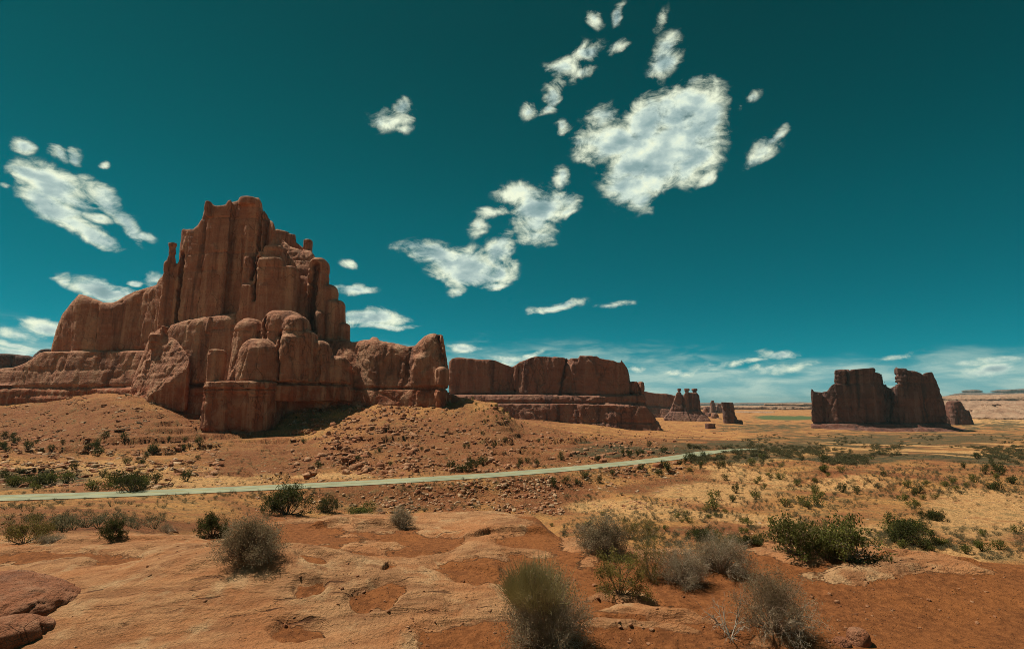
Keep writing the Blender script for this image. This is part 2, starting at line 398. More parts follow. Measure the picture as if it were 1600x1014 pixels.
# sand pockets on the slickrock (centre px, py, half width, half height)
SAND = [(100, 885, 150, 13), (500, 845, 75, 26), (640, 850, 70, 22), (380, 862, 60, 14), (755, 905, 60, 22), (870, 905, 70, 60), (735, 1005, 70, 30), (585, 955, 34, 16),
        (485, 950, 22, 8), (490, 995, 40, 12), (455, 905, 30, 10), (860, 850, 60, 30), (1000, 960, 150, 90), (1150, 930, 220, 60), (1400, 990, 380, 70), (1250, 900, 60, 18), (1500, 930, 220, 40), (1330, 880, 60, 12), (1560, 890, 80, 14),
        (920, 1010, 120, 40), (600, 905, 10, 16), (200, 800, 260, 22), (480, 800, 60, 8), (1290, 930, 80, 22)]
ROCKP = [(1050, 965, 90, 13), (960, 940, 60, 9), (1300, 870, 150, 16), (1420, 905, 120, 14), (1230, 1005, 70, 12), (560, 880, 120, 12), (800, 870, 90, 9), (1180, 860, 80, 10), (1000, 990, 80, 8)]
def fg_masks(x, y, z0):
    px, py = to_px(x, y, z0)
    w1 = fbm(x * 1.3, y * 1.3, oct=4, seed=5); w2 = fbm(x * 1.3 + 40, y * 1.3, oct=4, seed=6)
    qx = px + w1 * 60; qy = py + w2 * 26
    m = np.full(x.shape, -1.0)
    for (cx, cy, a, b) in SAND:
        m = np.maximum(m, 1 - np.hypot((qx - cx) / a, (qy - cy) / b))
    for (cx, cy, a, b) in ROCKP:
        m = np.minimum(m, np.hypot((qx - cx) / a, (qy - cy) / b) - 1 + .0)
    m = m + .25 * fbm(x * 4, y * 4, oct=3, seed=8)
    return m                                          # >0 sand
SHELF = [(-150, 858), (0, 850), (100, 838), (200, 846), (330, 836), (430, 806), (480, 800), (600, 806), (700, 797), (765, 795), (850, 803), (870, 835), (900, 843), (1000, 856), (1150, 852), (1250, 866), (1400, 874), (1600, 882), (1800, 886)]
def _sw(px, py, hx, hy, hh):
    t = (-1.72) / (SP + (507 - py) / F * CP); return ((px - 800) / F * t, (CP - (507 - py) / F * SP) * t, hx, hy, hh)
SWELLS = [_sw(330, 915, 1.9, .75, .16), _sw(120, 960, 1.6, .5, .06), _sw(540, 950, 1.6, .6, .06), _sw(820, 825, .9, .7, .10), _sw(1240, 890, 2.2, .6, .10), _sw(1050, 990, .9, .16, .05)]
def _lg(pts, hh):
    q = [_sw(a, b, 0, 0, 0)[:2] for a, b in pts]; q.sort(); return ([a for a, b in q], [b for a, b in q], hh)
LEDGES = [_lg([(470, 824), (500, 822), (545, 819), (556, 829), (600, 827), (625, 831)], .11), _lg([(705, 863), (740, 860), (765, 851), (800, 847), (848, 843), (870, 846)], .09),
          _lg([(430, 902), (470, 911), (530, 926), (560, 930)], .05), _lg([(870, 974), (950, 984), (1060, 986), (1110, 980)], .06),
          _lg([(1265, 896), (1300, 890), (1350, 892)], .05), _lg([(690, 900), (740, 908), (790, 914)], .04), _lg([(240, 950), (330, 938), (420, 944), (500, 958)], .035), _lg([(60, 858), (140, 862), (250, 856), (330, 862)], .05),
          _lg([(560, 985), (640, 975), (700, 982)], .04), _lg([(1080, 872), (1180, 868), (1260, 876)], .07), _lg([(1380, 898), (1460, 893), (1560, 900)], .05)]
def ground_z(x, y, fine=True):
    x = np.asarray(x, float); y = np.asarray(y, float)
    z = base_z(x, y); r = np.hypot(x, y)
    near = 1 - sstep(8, 14, r)
    m = fg_masks(x, y, z) if near.max() > 0 else np.full(x.shape, -1.0)
    rock = 1 - sstep(-.04, .07, m)
    # slickrock swells, cross-bedding ledges
    sw = fbm(x * .45 + 3, y * .9, oct=3, seed=21) * .10
    led = fbm(x * .8 + y * .5, y * 1.5 - x * .25, oct=4, seed=23)
    lg = np.zeros(x.shape)
    for lx, ly, hh in LEDGES:
        yl = np.interp(x, lx, ly); sd = y - yl + .05 * fbm(x * 3, y * 1, oct=2, seed=91); u = (x - lx[0]) / (lx[-1] - lx[0])
        en = sstep(0, .15, u) * (1 - sstep(.85, 1, u))
        lg = lg + hh * en * np.where(sd > 0, np.exp(-sd / .55) * sstep(0, .075, sd), 0)
    ledz = (np.floor(led * 7 + .0) + sstep(.0, .25, led * 7 - np.floor(led * 7))) / 7
    rkh = 1 - sstep(-.45, .10, m)
    zn = sw * .7 + rkh * .045 + rock * (.035 * ledz * sstep(.0, .4, fbm(x * .5, y * .7 + 9, oct=2, seed=29) + .15) + .010 * fbm(x * 9, y * 14, oct=3, seed=25)) + (1 - rock) * (.014 * fbm(x * 5, y * 5, oct=4, seed=27, gain=.65))
    zn = zn + lg
    for (cx, cy, hx, hy, hh) in SWELLS: zn = zn + hh * np.exp(-((x - cx) / hx) ** 2 - ((y - cy) / hy) ** 2)
    # open ground
    farw = sstep(8, 22, r)
    tal = sstep(95, 130, r) * (1 - sstep(330, 500, r)) * (1 - sstep(20, 120, x))
    am = .10 + .35 * sstep(20, 60, r) + 2.0 * sstep(400, 2500, r) + .9 * tal
    zf = am * fbm(x * .05, y * .05, oct=3, seed=31) + (.12 + .75 * tal) * fbm(x * .30, y * .30, oct=5, seed=33, gain=.65)
    # ledges of harder strata on the talus
    t1 = fbm(x * .012 + 7, y * .03, oct=3, seed=35)
    zs = z + zf + t1 * 3.0
    step = 2.1; f = zs / step; fl = np.floor(f); fr = f - fl
    ter = (fl + sstep(.55, .78, fr)) * step - zs
    brk = sstep(-.15, .35, fbm(x * .05, y * .05, oct=3, seed=37))
    zf = zf + ter * (.8 * tal + .14 * sstep(50, 80, r) * (1 - sstep(300, 600, r))) * brk
    zz = z + zn * near + zf * farw
    # road bed
    d = road_dist(x, y)
    w = 1 - sstep(ROAD_HW + .8, ROAD_HW + 6.5, d)
    zz = zz * (1 - w) + (road_z(y) + CZ) * w
    return zz

GRID = {}
def build_ground():
    lim = 52.0
    az = np.concatenate([np.linspace(-lim, lim, 1250), np.linspace(lim, 360 - lim, 90)[1:-1]])
    az = np.radians(az)
    r = np.concatenate([[.05, .5, 1.2, 2.0, 2.6], np.exp(np.linspace(math.log(3.0), math.log(13), 430)), np.exp(np.linspace(math.log(13), math.log(55), 70))[1:],
                        np.exp(np.linspace(math.log(55), math.log(330), 420))[1:], np.exp(np.linspace(math.log(330), math.log(16000), 190))[1:]])
    A, R = np.meshgrid(az, r)
    x = R * np.sin(A); y = R * np.cos(A)
    z = ground_z(x, y)
    GRID['az'] = az[:1250]; gx, gy = to_px(x, y, z); GRID['py'] = np.minimum.accumulate(np.where(R > 2.5, gy, 3000.0), 0)[:, :1250]; GRID['r'] = r; GRID['z'] = z[:, :1250]; GRID['gy'] = gy[:, :1250]
    n, m = x.shape
    idx = np.arange(n * m).reshape(n, m)
    a = idx[:-1]; b = idx[1:]
    f = np.stack([a, np.roll(a, -1, 1), np.roll(b, -1, 1), b], -1).reshape(-1, 4)[:, ::-1]
    me = mesh_np('desert_ground', np.stack([x, y, z], -1).reshape(-1, 3), f)
    mk = fg_masks(x, y, base_z(x, y))
    near = 1 - sstep(9, 16, R)
    px, py = to_px(x, y, z)
    set_attr(me, 'sand', sstep(-.30, .34, mk))
    set_attr(me, 'near', near)
    # pale pans, red pans, green flats and grey scrub: patches of soil colour, with some painted shade
    w1 = fbm(x * .06, y * .06, oct=4, seed=51); w2 = fbm(x * .06, y * .06, oct=4, seed=52)
    qx = px + w1 * 70; qy = py + w2 * 16
    def patch(lst):
        mm = np.full(x.shape, -1.0)
        for (cx, cy, ca, cb) in lst: mm = np.maximum(mm, 1 - np.hypot((qx - cx) / ca, (qy - cy) / cb))
        return mm
    far = 1 - near
    pale = patch([(1530, 800, 110, 40), (1120, 770, 120, 14), (1170, 745, 90, 10), (960, 795, 120, 12), (1090, 805, 160, 14), (300, 752, 110, 16), (1400, 702, 260, 4), (1300, 760, 100, 8), (1440, 860, 200, 18), (350, 745, 90, 10), (120, 735, 150, 16),
                  (500, 748, 80, 5), (1180, 722, 60, 6), (1560, 655, 100, 10), (1330, 825, 120, 14), (1120, 735, 60, 6)])
    red = patch([(1040, 762, 120, 14), (1130, 742, 90, 8), (720, 690, 220, 50), (150, 665, 300, 44), (430, 720, 160, 30), (950, 700, 160, 20), (1200, 855, 90, 10), (1380, 745, 160, 5), (1560, 735, 90, 6), (1100, 690, 80, 6), (840, 770, 90, 40), (620, 770, 110, 26), (1090, 835, 90, 10), (800, 720, 160, 14), (180, 825, 200, 18)])
    qx, qy = px + w1 * 8, py + w2 * 1.0
    green = patch([(1235, 653, 62, 3.6), (1200, 651, 26, 2.2)])
    qx = px + w1 * 70; qy = py + w2 * 16
    scrub = patch([(1350, 716, 330, 10), (1150, 698, 130, 9), (1200, 668, 100, 7), (1550, 664, 120, 5), (1300, 692, 300, 5), (50, 748, 80, 20), (1000, 702, 120, 8), (1450, 684, 260, 8), (1520, 710, 120, 6)])  # dark scrub; its band across the plain also paints in cloud shadow
    set_attr(me, 'pale', np.clip(sstep(-.15, .35, pale), 0, 1) * far)
    set_attr(me, 'red', np.clip(sstep(-.2, .4, red), 0, 1) * far)
    set_attr(me, 'green', np.clip(sstep(-.1, .3, green), 0, 1))
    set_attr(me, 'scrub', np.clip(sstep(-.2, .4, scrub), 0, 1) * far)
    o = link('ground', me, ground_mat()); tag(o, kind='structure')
    return o

# ------------------------------------------------------------------ materials
def new_mat(name, rough=.9):
    m = bpy.data.materials.new(name); m.use_nodes = True
    t = NT(m.node_tree); b = t.n['Principled BSDF']
    b.inputs['Roughness'].default_value = rough
    b.inputs['Specular IOR Level'].default_value = .15
    return m, t, b
def attr(t, name):
    n = t.add('ShaderNodeAttribute'); n.attribute_name = name; return n.outputs['Fac']
def bump(t, b, h, strength, dist):
    n = t.add('ShaderNodeBump'); n.inputs['Strength'].default_value = strength; n.inputs['Distance'].default_value = dist
    t.link(h, n.inputs['Height'])
    return n

def ground_mat():
    m, t, b = new_mat('desert_soil')
    pos = t.add('ShaderNodeNewGeometry').outputs['Position']
    sand, near, pale, red, green, scrub = [attr(t, k) for k in ('sand', 'near', 'pale', 'red', 'green', 'scrub')]
    # slickrock
    px, py, pz = t.sep(pos)
    bed = t.comb(t.math('ADD', px, t.math('MULTIPLY', py, .35)), t.math('MULTIPLY', t.math('ADD', py, t.math('MULTIPLY', px, -.25)), 3.2), t.math('MULTIPLY', pz, 10.0))
    nb = t.noise(bed, 1.6, 8, .62, .6)
    nl = t.noise(pos, .9, 5, .55)
    nf = t.noise(pos, 28, 6, .7)
    c = t.mix(t.rng(nb, .32, .70), (.28, .125, .056), (.54, .29, .14))
    c = t.mix(t.math('MULTIPLY', t.rng(nl, .40, .64), .6), c, (.47, .175, .062))
    c = t.mix(t.math('MULTIPLY', t.rng(t.noise(pos, 2.3, 6, .6, .3), .52, .66), .75), c, (.57, .36, .19))
    c = t.mix(t.math('MULTIPLY', t.rng(nf, .35, .8), .35), c, (.25, .12, .07))
    # pits and short dark cracks
    dsh = t.comb(t.math('MULTIPLY', t.math('ADD', px, t.math('MULTIPLY', py, .5)), 2.2), t.math('MULTIPLY', t.math('ADD', py, t.math('MULTIPLY', px, -.3)), 13.0), 0.0)
    crk = t.math('MULTIPLY', t.rng(t.noise(dsh, 1.0, 4, .55, .5), .635, .68), t.rng(t.noise(pos, 1.3, 3, .5), .46, .58))
    pit = t.math('MULTIPLY', t.rng(t.vor(pos, 17), .08, .16, 1.0, 0.0), t.rng(t.noise(pos, 1.7, 3, .5), .60, .68))
    dark = t.math('MAXIMUM', crk, pit)
    c = t.mix(t.math('MULTIPLY', dark, .8), c, (.09, .035, .018))
    rockc = c
    # sand in pockets
    ns = t.noise(pos, 14, 8, .72)
    ns2 = t.noise(pos, 1.1, 4, .5)
    s = t.mix(t.rng(ns, .3, .72), (.15, .050, .016), (.34, .125, .042))
    s = t.mix(t.math('MULTIPLY', t.rng(ns2, .4, .7), .45), s, (.33, .118, .034))
    peb = t.rng(t.vor(pos, 24), .08, .17, 1.0, 0.0)
    s = t.mix(t.math('MULTIPLY', peb, .6), s, (.12, .045, .02))
    sn = t.math('ADD', sand, t.math('ADD', t.math('MULTIPLY', t.math('SUBTRACT', ns, .5), 1.5), t.math('MULTIPLY', t.math('SUBTRACT', t.noise(pos, 3.2, 6, .6), .5), 1.7)))
    sandm = t.rng(sn, .34, .64)
    lumps = t.rng(t.noise(pos, 7.5, 5, .6), .54, .66)
    s = t.mix(t.math('MULTIPLY', lumps, .5), s, (.13, .045, .015))
    nearc = t.mix(sandm, rockc, s)
    # distant soil
    f1 = t.noise(pos, .09, 7, .62); f2 = t.noise(pos, .55, 7, .68); f3 = t.noise(pos, 2.4, 5, .7)
    g = t.mix(t.rng(f1, .35, .66), (.34, .128, .052), (.56, .28, .095))
    g = t.mix(t.math('MULTIPLY', red, .85), g, t.mix(t.rng(f2, .3, .7), (.18, .062, .027), (.31, .112, .044)))
    g = t.mix(t.math('MULTIPLY', pale, t.rng(f2, .28, .52)), g, (.66, .37, .155))
    speck = t.rng(f3, .47, .62)
    g = t.mix(t.math('MULTIPLY', speck, .55), g, (.13, .062, .03))
    spl = t.rng(t.noise(pos, 1.6, 4, .7), .58, .70)
    g = t.mix(t.math('MULTIPLY', spl, .6), g, (.56, .34, .15))
    sg = t.math('MULTIPLY', t.rng(f2, .50, .62), t.rng(f1, .30, .62, .15, .65))
    g = t.mix(sg, g, (.15, .12, .055))
    g = t.mix(t.math('MULTIPLY', scrub, t.rng(t.math('ADD', f2, t.math('MULTIPLY', f1, .5)), .60, .82, .55, 1.0)), g, (.075, .066, .034))  # scrub tone, with the painted cloud shade of the dark band
    g = t.mix(green, g, (.09, .115, .045))
    col = t.mix(near, g, nearc)
    t.link(col, b.inputs['Base Color'])
    h1 = t.math('ADD', t.math('MULTIPLY', nb, 1.0), t.math('MULTIPLY', dark, -.5))
    h1 = t.math('ADD', h1, t.math('MULTIPLY', nf, .6)); h1 = t.math('ADD', h1, t.math('MULTIPLY', t.noise(pos, 6, 5, .6), .5))
    h2 = t.math('ADD', t.math('MULTIPLY', ns, .7), t.math('MULTIPLY', peb, .4))
    hn = t.add('ShaderNodeMix', data_type='FLOAT'); t.link(sandm, hn.inputs[0]); t.link(h1, hn.inputs[2]); t.link(h2, hn.inputs[3])
    b1 = bump(t, b, hn.outputs[0], 1.0, .075)
    t.link(near, b1.inputs['Strength'])
    hf = t.math('ADD', t.math('MULTIPLY', f2, 1.0), t.math('MULTIPLY', f3, .5))
    b2 = bump(t, b, hf, 1.0, 1.0)
    t.link(t.math('SUBTRACT', 1.0, near), b2.inputs['Strength'])
    t.link(b1.outputs[0], b2.inputs['Normal'])
    t.link(b2.outputs[0], b.inputs['Normal'])
    return m

def rock_mat(name, sc=1.0, upper=(.30, .125, .075), lower=(.27, .085, .045), pale=(.46, .27, .17), varnish=(.10, .05, .04), zsplit=None, streak=.8, strata=.35, bd=.8):
    """sandstone: beds, vertical varnish streaks; sc = metres per feature relative to the near butte"""
    m, t, b = new_mat(name)
    pos = t.add('ShaderNodeNewGeometry').outputs['Position']
    x, y, z = t.sep(pos)
    k = 1.0 / sc
    w = t.noise(pos, .05 * k, 4, .5)
    zz = t.math('ADD', z, t.math('MULTIPLY', w, 5 * sc))
    beds = t.noise(t.comb(t.math('MULTIPLY', x, .02), t.math('MULTIPLY', y, .02), zz), .55 * k, 7, .6)
    beds2 = t.noise(t.comb(t.math('MULTIPLY', x, .03), t.math('MULTIPLY', y, .03), zz), 1.7 * k, 5, .6)
    st = t.noise(t.comb(x, y, t.math('MULTIPLY', z, .045)), .30 * k, 8, .62, .2)
    st2 = t.noise(t.comb(x, y, t.math('MULTIPLY', z, .07)), .11 * k, 5, .55, .4)
    lump = t.noise(pos, .22 * k, 8, .65)
    fine = t.noise(pos, 1.3 * k, 6, .7)
    base = upper
    if zsplit is not None:
        base = t.mix(t.rng(t.math('ADD', z, t.math('MULTIPLY', w, 2.0)), zsplit - .8, zsplit + 1.8), lower, upper)
    c = t.mix(t.math('MULTIPLY', t.rng(beds, .35, .68), strata), base, t.mix(.5, (upper[0] * .62, upper[1] * .58, upper[2] * .58), lower))
    c = t.mix(t.math('MULTIPLY', t.rng(lump, .42, .72), .45), c, pale)
    c = t.mix(t.math('MULTIPLY', t.rng(st, .51, .62), .8 * streak), c, pale)
    c = t.mix(t.math('MULTIPLY', t.math('MULTIPLY', t.rng(st, .49, .38), t.rng(st2, .60, .44)), streak), c, varnish)
    ck = t.rng(t.vor(t.comb(t.math('MULTIPLY', t.math('ADD', x, t.math('MULTIPLY', w, 3 * sc)), .3 * k), t.math('MULTIPLY', y, .3 * k), t.math('MULTIPLY', z, .11 * k)), 1.0, 'DISTANCE_TO_EDGE'), 0.0, .02, 1.0, 0.0)
    ck = t.math('MULTIPLY', ck, t.rng(t.noise(pos, .07 * k, 3, .5), .45, .60))
    c = t.mix(t.math('MULTIPLY', ck, .4), c, (upper[0] * .22, upper[1] * .2, upper[2] * .2))
    c = t.mix(t.math('MULTIPLY', t.rng(fine, .45, .8), .35), c, (upper[0] * .45, upper[1] * .4, upper[2] * .4))
    t.link(c, b.inputs['Base Color'])
    h = t.math('ADD', t.math('ADD', t.math('MULTIPLY', lump, 1.3), t.math('MULTIPLY', ck, -.35)), t.math('MULTIPLY', st, .6))
    h = t.math('ADD', h, t.math('MULTIPLY', beds2, .35)); h = t.math('ADD', h, t.math('MULTIPLY', fine, .35))
    bm = bump(t, b, h, .9, 1.3 * sc * bd)
    t.link(bm.outputs[0], b.inputs['Normal'])
    return m

# ------------------------------------------------------------------ implicit rock modelling
def polyf(pts, i=1):
    xs = np.array([p[0] for p in pts], float); ys = np.array([p[i] for p in pts], float)
    return lambda v: np.interp(v, xs, ys)
class Rock:
    def __init__(s, x0, x1, y0, y1, z0, z1, h):
        s.h = h
        s.x = np.arange(x0, x1 + h, h, dtype=np.float32); s.y = np.arange(y0, y1 + h, h, dtype=np.float32); s.z = np.arange(z0, z1 + h, h, dtype=np.float32)
        s.f = np.full((len(s.x), len(s.y), len(s.z)), 50.0, np.float32)
    @classmethod
    def px(c, p0, p1, Y0, Y1, py_top, zlow, h):
        xs = [PX(p0, Y0), PX(p0, Y1), PX(p1, Y0), PX(p1, Y1)]
        return c(min(xs), max(xs), Y0, Y1, zlow, PZ(py_top, Y1), h)
    def _box(s, a, b):
        sl = []
        for ax, lo, hi in ((s.x, a[0], b[0]), (s.y, a[1], b[1]), (s.z, a[2], b[2])):
            i = int(np.searchsorted(ax, lo)); j = int(np.searchsorted(ax, hi)) + 1
            sl.append(slice(max(0, i), min(len(ax), max(j, 0))))
        X = s.x[sl[0]][:, None, None]; Y = s.y[sl[1]][None, :, None]; Z = s.z[sl[2]][None, None, :]
        return tuple(sl), X, Y, Z
    def _merge(s, sl, d, k, sub=False):
        f = s.f[sl]
        if sub:
            d = -d
            if k > 0:
                h = np.clip(.5 - .5 * (f - d) / k, 0, 1); s.f[sl] = f * (1 - h) + d * h + k * h * (1 - h)
            else: s.f[sl] = np.maximum(f, d)
        else:
            if k > 0:
                h = np.clip(.5 + .5 * (f - d) / k, 0, 1); s.f[sl] = f * (1 - h) + d * h - k * h * (1 - h)
            else: s.f[sl] = np.minimum(f, d)
    def col(s, px, hw, top, bot, Y, ry, p=2.6, taper=.85, e=1.5, rnd=2.0, lean=0.0, k=1.0, sub=False, tilt=0.0, ytaper=None, ylean=0.0):
        """column: centre px, half width px, top/bottom row; Y centre depth, ry half depth (m)"""
        m = Y / F
        cx, _, zt = P(px, top, Y); zb = PZ(bot, Y) if bot is not None else float(s.z[0]) - 5
        rx = hw * m; ln = lean * m
        R = max(rx, ry) * max(1, taper) + abs(ln) + abs(ylean) + 3 * s.h + k + 2
        sl, X, Yy, Z = s._box((cx - R, Y - R, zb - 3), (cx + R, Y + R, zt + 4))
        if s.f[sl].size == 0: return
        t = np.clip((Z - zb) / (zt - zb), 0, 1)
        q = 1 - (1 - taper) * t ** e
        qy = q if ytaper is None else 1 - (1 - ytaper) * t ** e
        dx = np.abs(X - cx - ln * t) / (rx * q); dy = np.abs(Yy - Y - ylean * t) / (ry * qy)
        dh = ((dx ** p + dy ** p) ** (1 / p) - 1) * min(rx, ry)
        dv = Z - zt - tilt * (X - cx)
        r = min(rnd, .9 * min(rx, ry) * min(1, taper))
        a = dh + r; b = dv + r
        d = np.minimum(np.maximum(a, b), 0) + np.sqrt(np.maximum(a, 0) ** 2 + np.maximum(b, 0) ** 2) - r
        if bot is not None: d = np.maximum(d, zb - Z)
        s._merge(sl, d.astype(np.float32), k, sub)
    def ell(s, px, py, Y, rx, ry, rz, p=2.4, k=.05):
        c = P(px, py, Y)
        sl, X, Yy, Z = s._box((c[0] - rx * 1.4, c[1] - ry * 1.4, c[2] - rz * 1.4), (c[0] + rx * 1.4, c[1] + ry * 1.4, c[2] + rz * 1.4))
        d = (((np.abs(X - c[0]) / rx) ** p + (np.abs(Yy - c[1]) / ry) ** p + (np.abs(Z - c[2]) / rz) ** p) ** (1 / p) - 1) * min(rx, ry, rz)
        s._merge(sl, d.astype(np.float32), k)
    def wall(s, sky, front, thick, batter=.08, rnd=1.5, k=1.0, bot=None, Ytop=None, back_batter=.05, foot=0.0, zref=None):
        """sky: (px,row) skyline; front: (px,Y) of the face at its foot; thick metres"""
        fy = polyf(front)
        pts = []
        for px, py in sky:
            Y = float(fy(px)) if Ytop is None else Ytop
            zb0 = zref if zref is not None else float(s.z[0])
            for _ in range(3):
                q = P(px, py, Y); Y = float(fy(px)) + max(0, (q[2] - zb0)) * batter + rnd * .5
            pts.append(P(px, py, Y))
        fm = float(np.mean([f[1] for f in front]))
        xs = np.array([p[0] * fm / p[1] for p in pts]); zs = np.array([p[2] for p in pts])
        o = np.argsort(xs, kind='stable'); xs = xs[o]; zs = zs[o]
        fx = np.array([PX(p[0], fm) for p in front]); fY = np.array([p[1] for p in front], float)
        o = np.argsort(fx); fx = fx[o]; fY = fY[o]
        zb = float(s.z[0]) - 9 if bot is None else bot
        sl, X, Y, Z = s._box((xs[0] - 3 - .25 * max(0, -xs[0]) , fY.min() - 6 - foot, zb), (xs[-1] + 3 + .25 * max(0, xs[-1]), fY.max() + thick + batter * 100 + 3, zs.max() + 3))
        Xs = X * (fm / np.maximum(Y, fm))        # joints run back obliquely
        top = np.interp(Xs, xs, zs).astype(np.float32); fr = np.interp(Xs, fx, fY).astype(np.float32)
        zr = (zref if zref is not None else float(s.z[0]))
        yf = fr + batter * (Z - zr)
        if foot: yf = yf - foot * np.exp(-np.maximum(Z - zr, 0) / 6)
        yb = fr + thick - back_batter * (Z - zr)
        dh = np.maximum(np.maximum(yf - Y, Y - yb), np.maximum(xs[0] - Xs, Xs - xs[-1]))
        dv = (Z - top) * .8
        r = rnd; a = dh + r; b = dv + r
        d = np.minimum(np.maximum(a, b), 0) + np.sqrt(np.maximum(a, 0) ** 2 + np.maximum(b, 0) ** 2) - r
        if bot is not None: d = np.maximum(d, bot - Z)
        s._merge(sl, d.astype(np.float32), k)
    def groove(s, px0, py0, px1, py1, Y, width=.6, depth=3.0, Yd=8):
        """cut a crack through the front between two picture points"""
        a = np.array(P(px0, py0, Y)); b = np.array(P(px1, py1, Y))
        lo = np.minimum(a, b) - 3; hi = np.maximum(a, b) + 3; lo[1] = Y - Yd; hi[1] = Y + Yd
        sl, X, Yy, Z = s._box(lo, hi)
        if s.f[sl].size == 0: return
        v = b - a; L2 = v[0] ** 2 + v[2] ** 2
        wob = .5 * np.sin(Z * .7 + a[0]) + .3 * np.sin(Z * 1.9)
        t = np.clip(((X - a[0]) * v[0] + (Z - a[2]) * v[2]) / L2, 0, 1)
        d2 = np.hypot(X - a[0] - t * v[0] + wob * .5, Z - a[2] - t * v[2])
        s.f[sl] = s.f[sl] + depth * np.exp(-(d2 / width) ** 2)
    def bands(s, fn, sl=None):
        """offset the surface by a profile of height (ledges, undercuts)"""
        s.f += fn(s.z)[None, None, :].astype(np.float32)
    def mesh(s, name, disp=None):
        f = s.f; h = s.h
        f[0] = np.maximum(f[0], .1); f[-1] = np.maximum(f[-1], .1); f[:, 0] = np.maximum(f[:, 0], .1); f[:, -1] = np.maximum(f[:, -1], .1); f[:, :, 0] = np.maximum(f[:, :, 0], .1); f[:, :, -1] = np.maximum(f[:, :, -1], .1)
        ins = f < 0
        c = np.zeros(tuple(n - 1 for n in f.shape), np.int8)
        for dx in (0, 1):
            for dy in (0, 1):
                for dz in (0, 1):
                    c += ins[dx:f.shape[0] - 1 + dx, dy:f.shape[1] - 1 + dy, dz:f.shape[2] - 1 + dz]
        act = (c > 0) & (c < 8)
        I, J, K = np.nonzero(act)
        idx = np.full(act.shape, -1, np.int32); idx[I, J, K] = np.arange(len(I))
        acc = np.zeros((len(I), 3)); cnt = np.zeros(len(I))
        cs = [(a, b, d) for a in (0, 1) for b in (0, 1) for d in (0, 1)]
        val = {q: f[I + q[0], J + q[1], K + q[2]].astype(np.float64) for q in cs}
        for q in cs:
            for ax in range(3):
                if q[ax] == 1: continue
                r = list(q); r[ax] = 1; r = tuple(r)
                a = val[q]; b = val[r]; m = (a < 0) != (b < 0)
                t = np.where(m, a / np.where(a - b == 0, 1, a - b), 0)
                for k in range(3):
                    acc[:, k] += np.where(m, q[k] + (t if k == ax else 0), 0)
                cnt += m
        v = np.stack([I, J, K], 1) + acc / cnt[:, None]
        v = v * h + np.array([s.x[0], s.y[0], s.z[0]])
        quads = []
        for ax in range(3):
            sl0 = [slice(None)] * 3; sl1 = [slice(None)] * 3
            sl0[ax] = slice(0, -1); sl1[ax] = slice(1, None)
            A = ins[tuple(sl0)]; B = ins[tuple(sl1)]
            e = A != B
            u, w = [(1, 2), (2, 0), (0, 1)][ax]
            i = np.nonzero(e)
            ok = (i[u] > 0) & (i[w] > 0) & (i[u] < f.shape[u] - 1) & (i[w] < f.shape[w] - 1)
            i = [q[ok] for q in i]; flip = A[tuple(i)]
            def get(du, dw):
                j = [q.copy() for q in i]; j[u] = j[u] + du; j[w] = j[w] + dw
                return idx[tuple(j)]
            q4 = np.stack([get(-1, -1), get(0, -1), get(0, 0), get(-1, 0)], 1)
            q4[~flip] = q4[~flip][:, ::-1]
            quads.append(q4)
        fc = np.concatenate(quads)
        fc = fc[(fc >= 0).all(1)]
        s.f = None
        if disp is not None:
            n = vnormals(v, fc)
            v = v + disp(v, n)
        return mesh_np(name, v, fc)
def vnormals(v, fc):
    a = v[fc[:, 2]] - v[fc[:, 0]]; b = v[fc[:, 3]] - v[fc[:, 1]]
    fn = np.cross(a, b); n = np.zeros_like(v)
    for k in range(4):
        for c in range(3):
            n[:, c] += np.bincount(fc[:, k], fn[:, c], len(v))
    return n / np.maximum(np.linalg.norm(n, axis=1)[:, None], 1e-9)
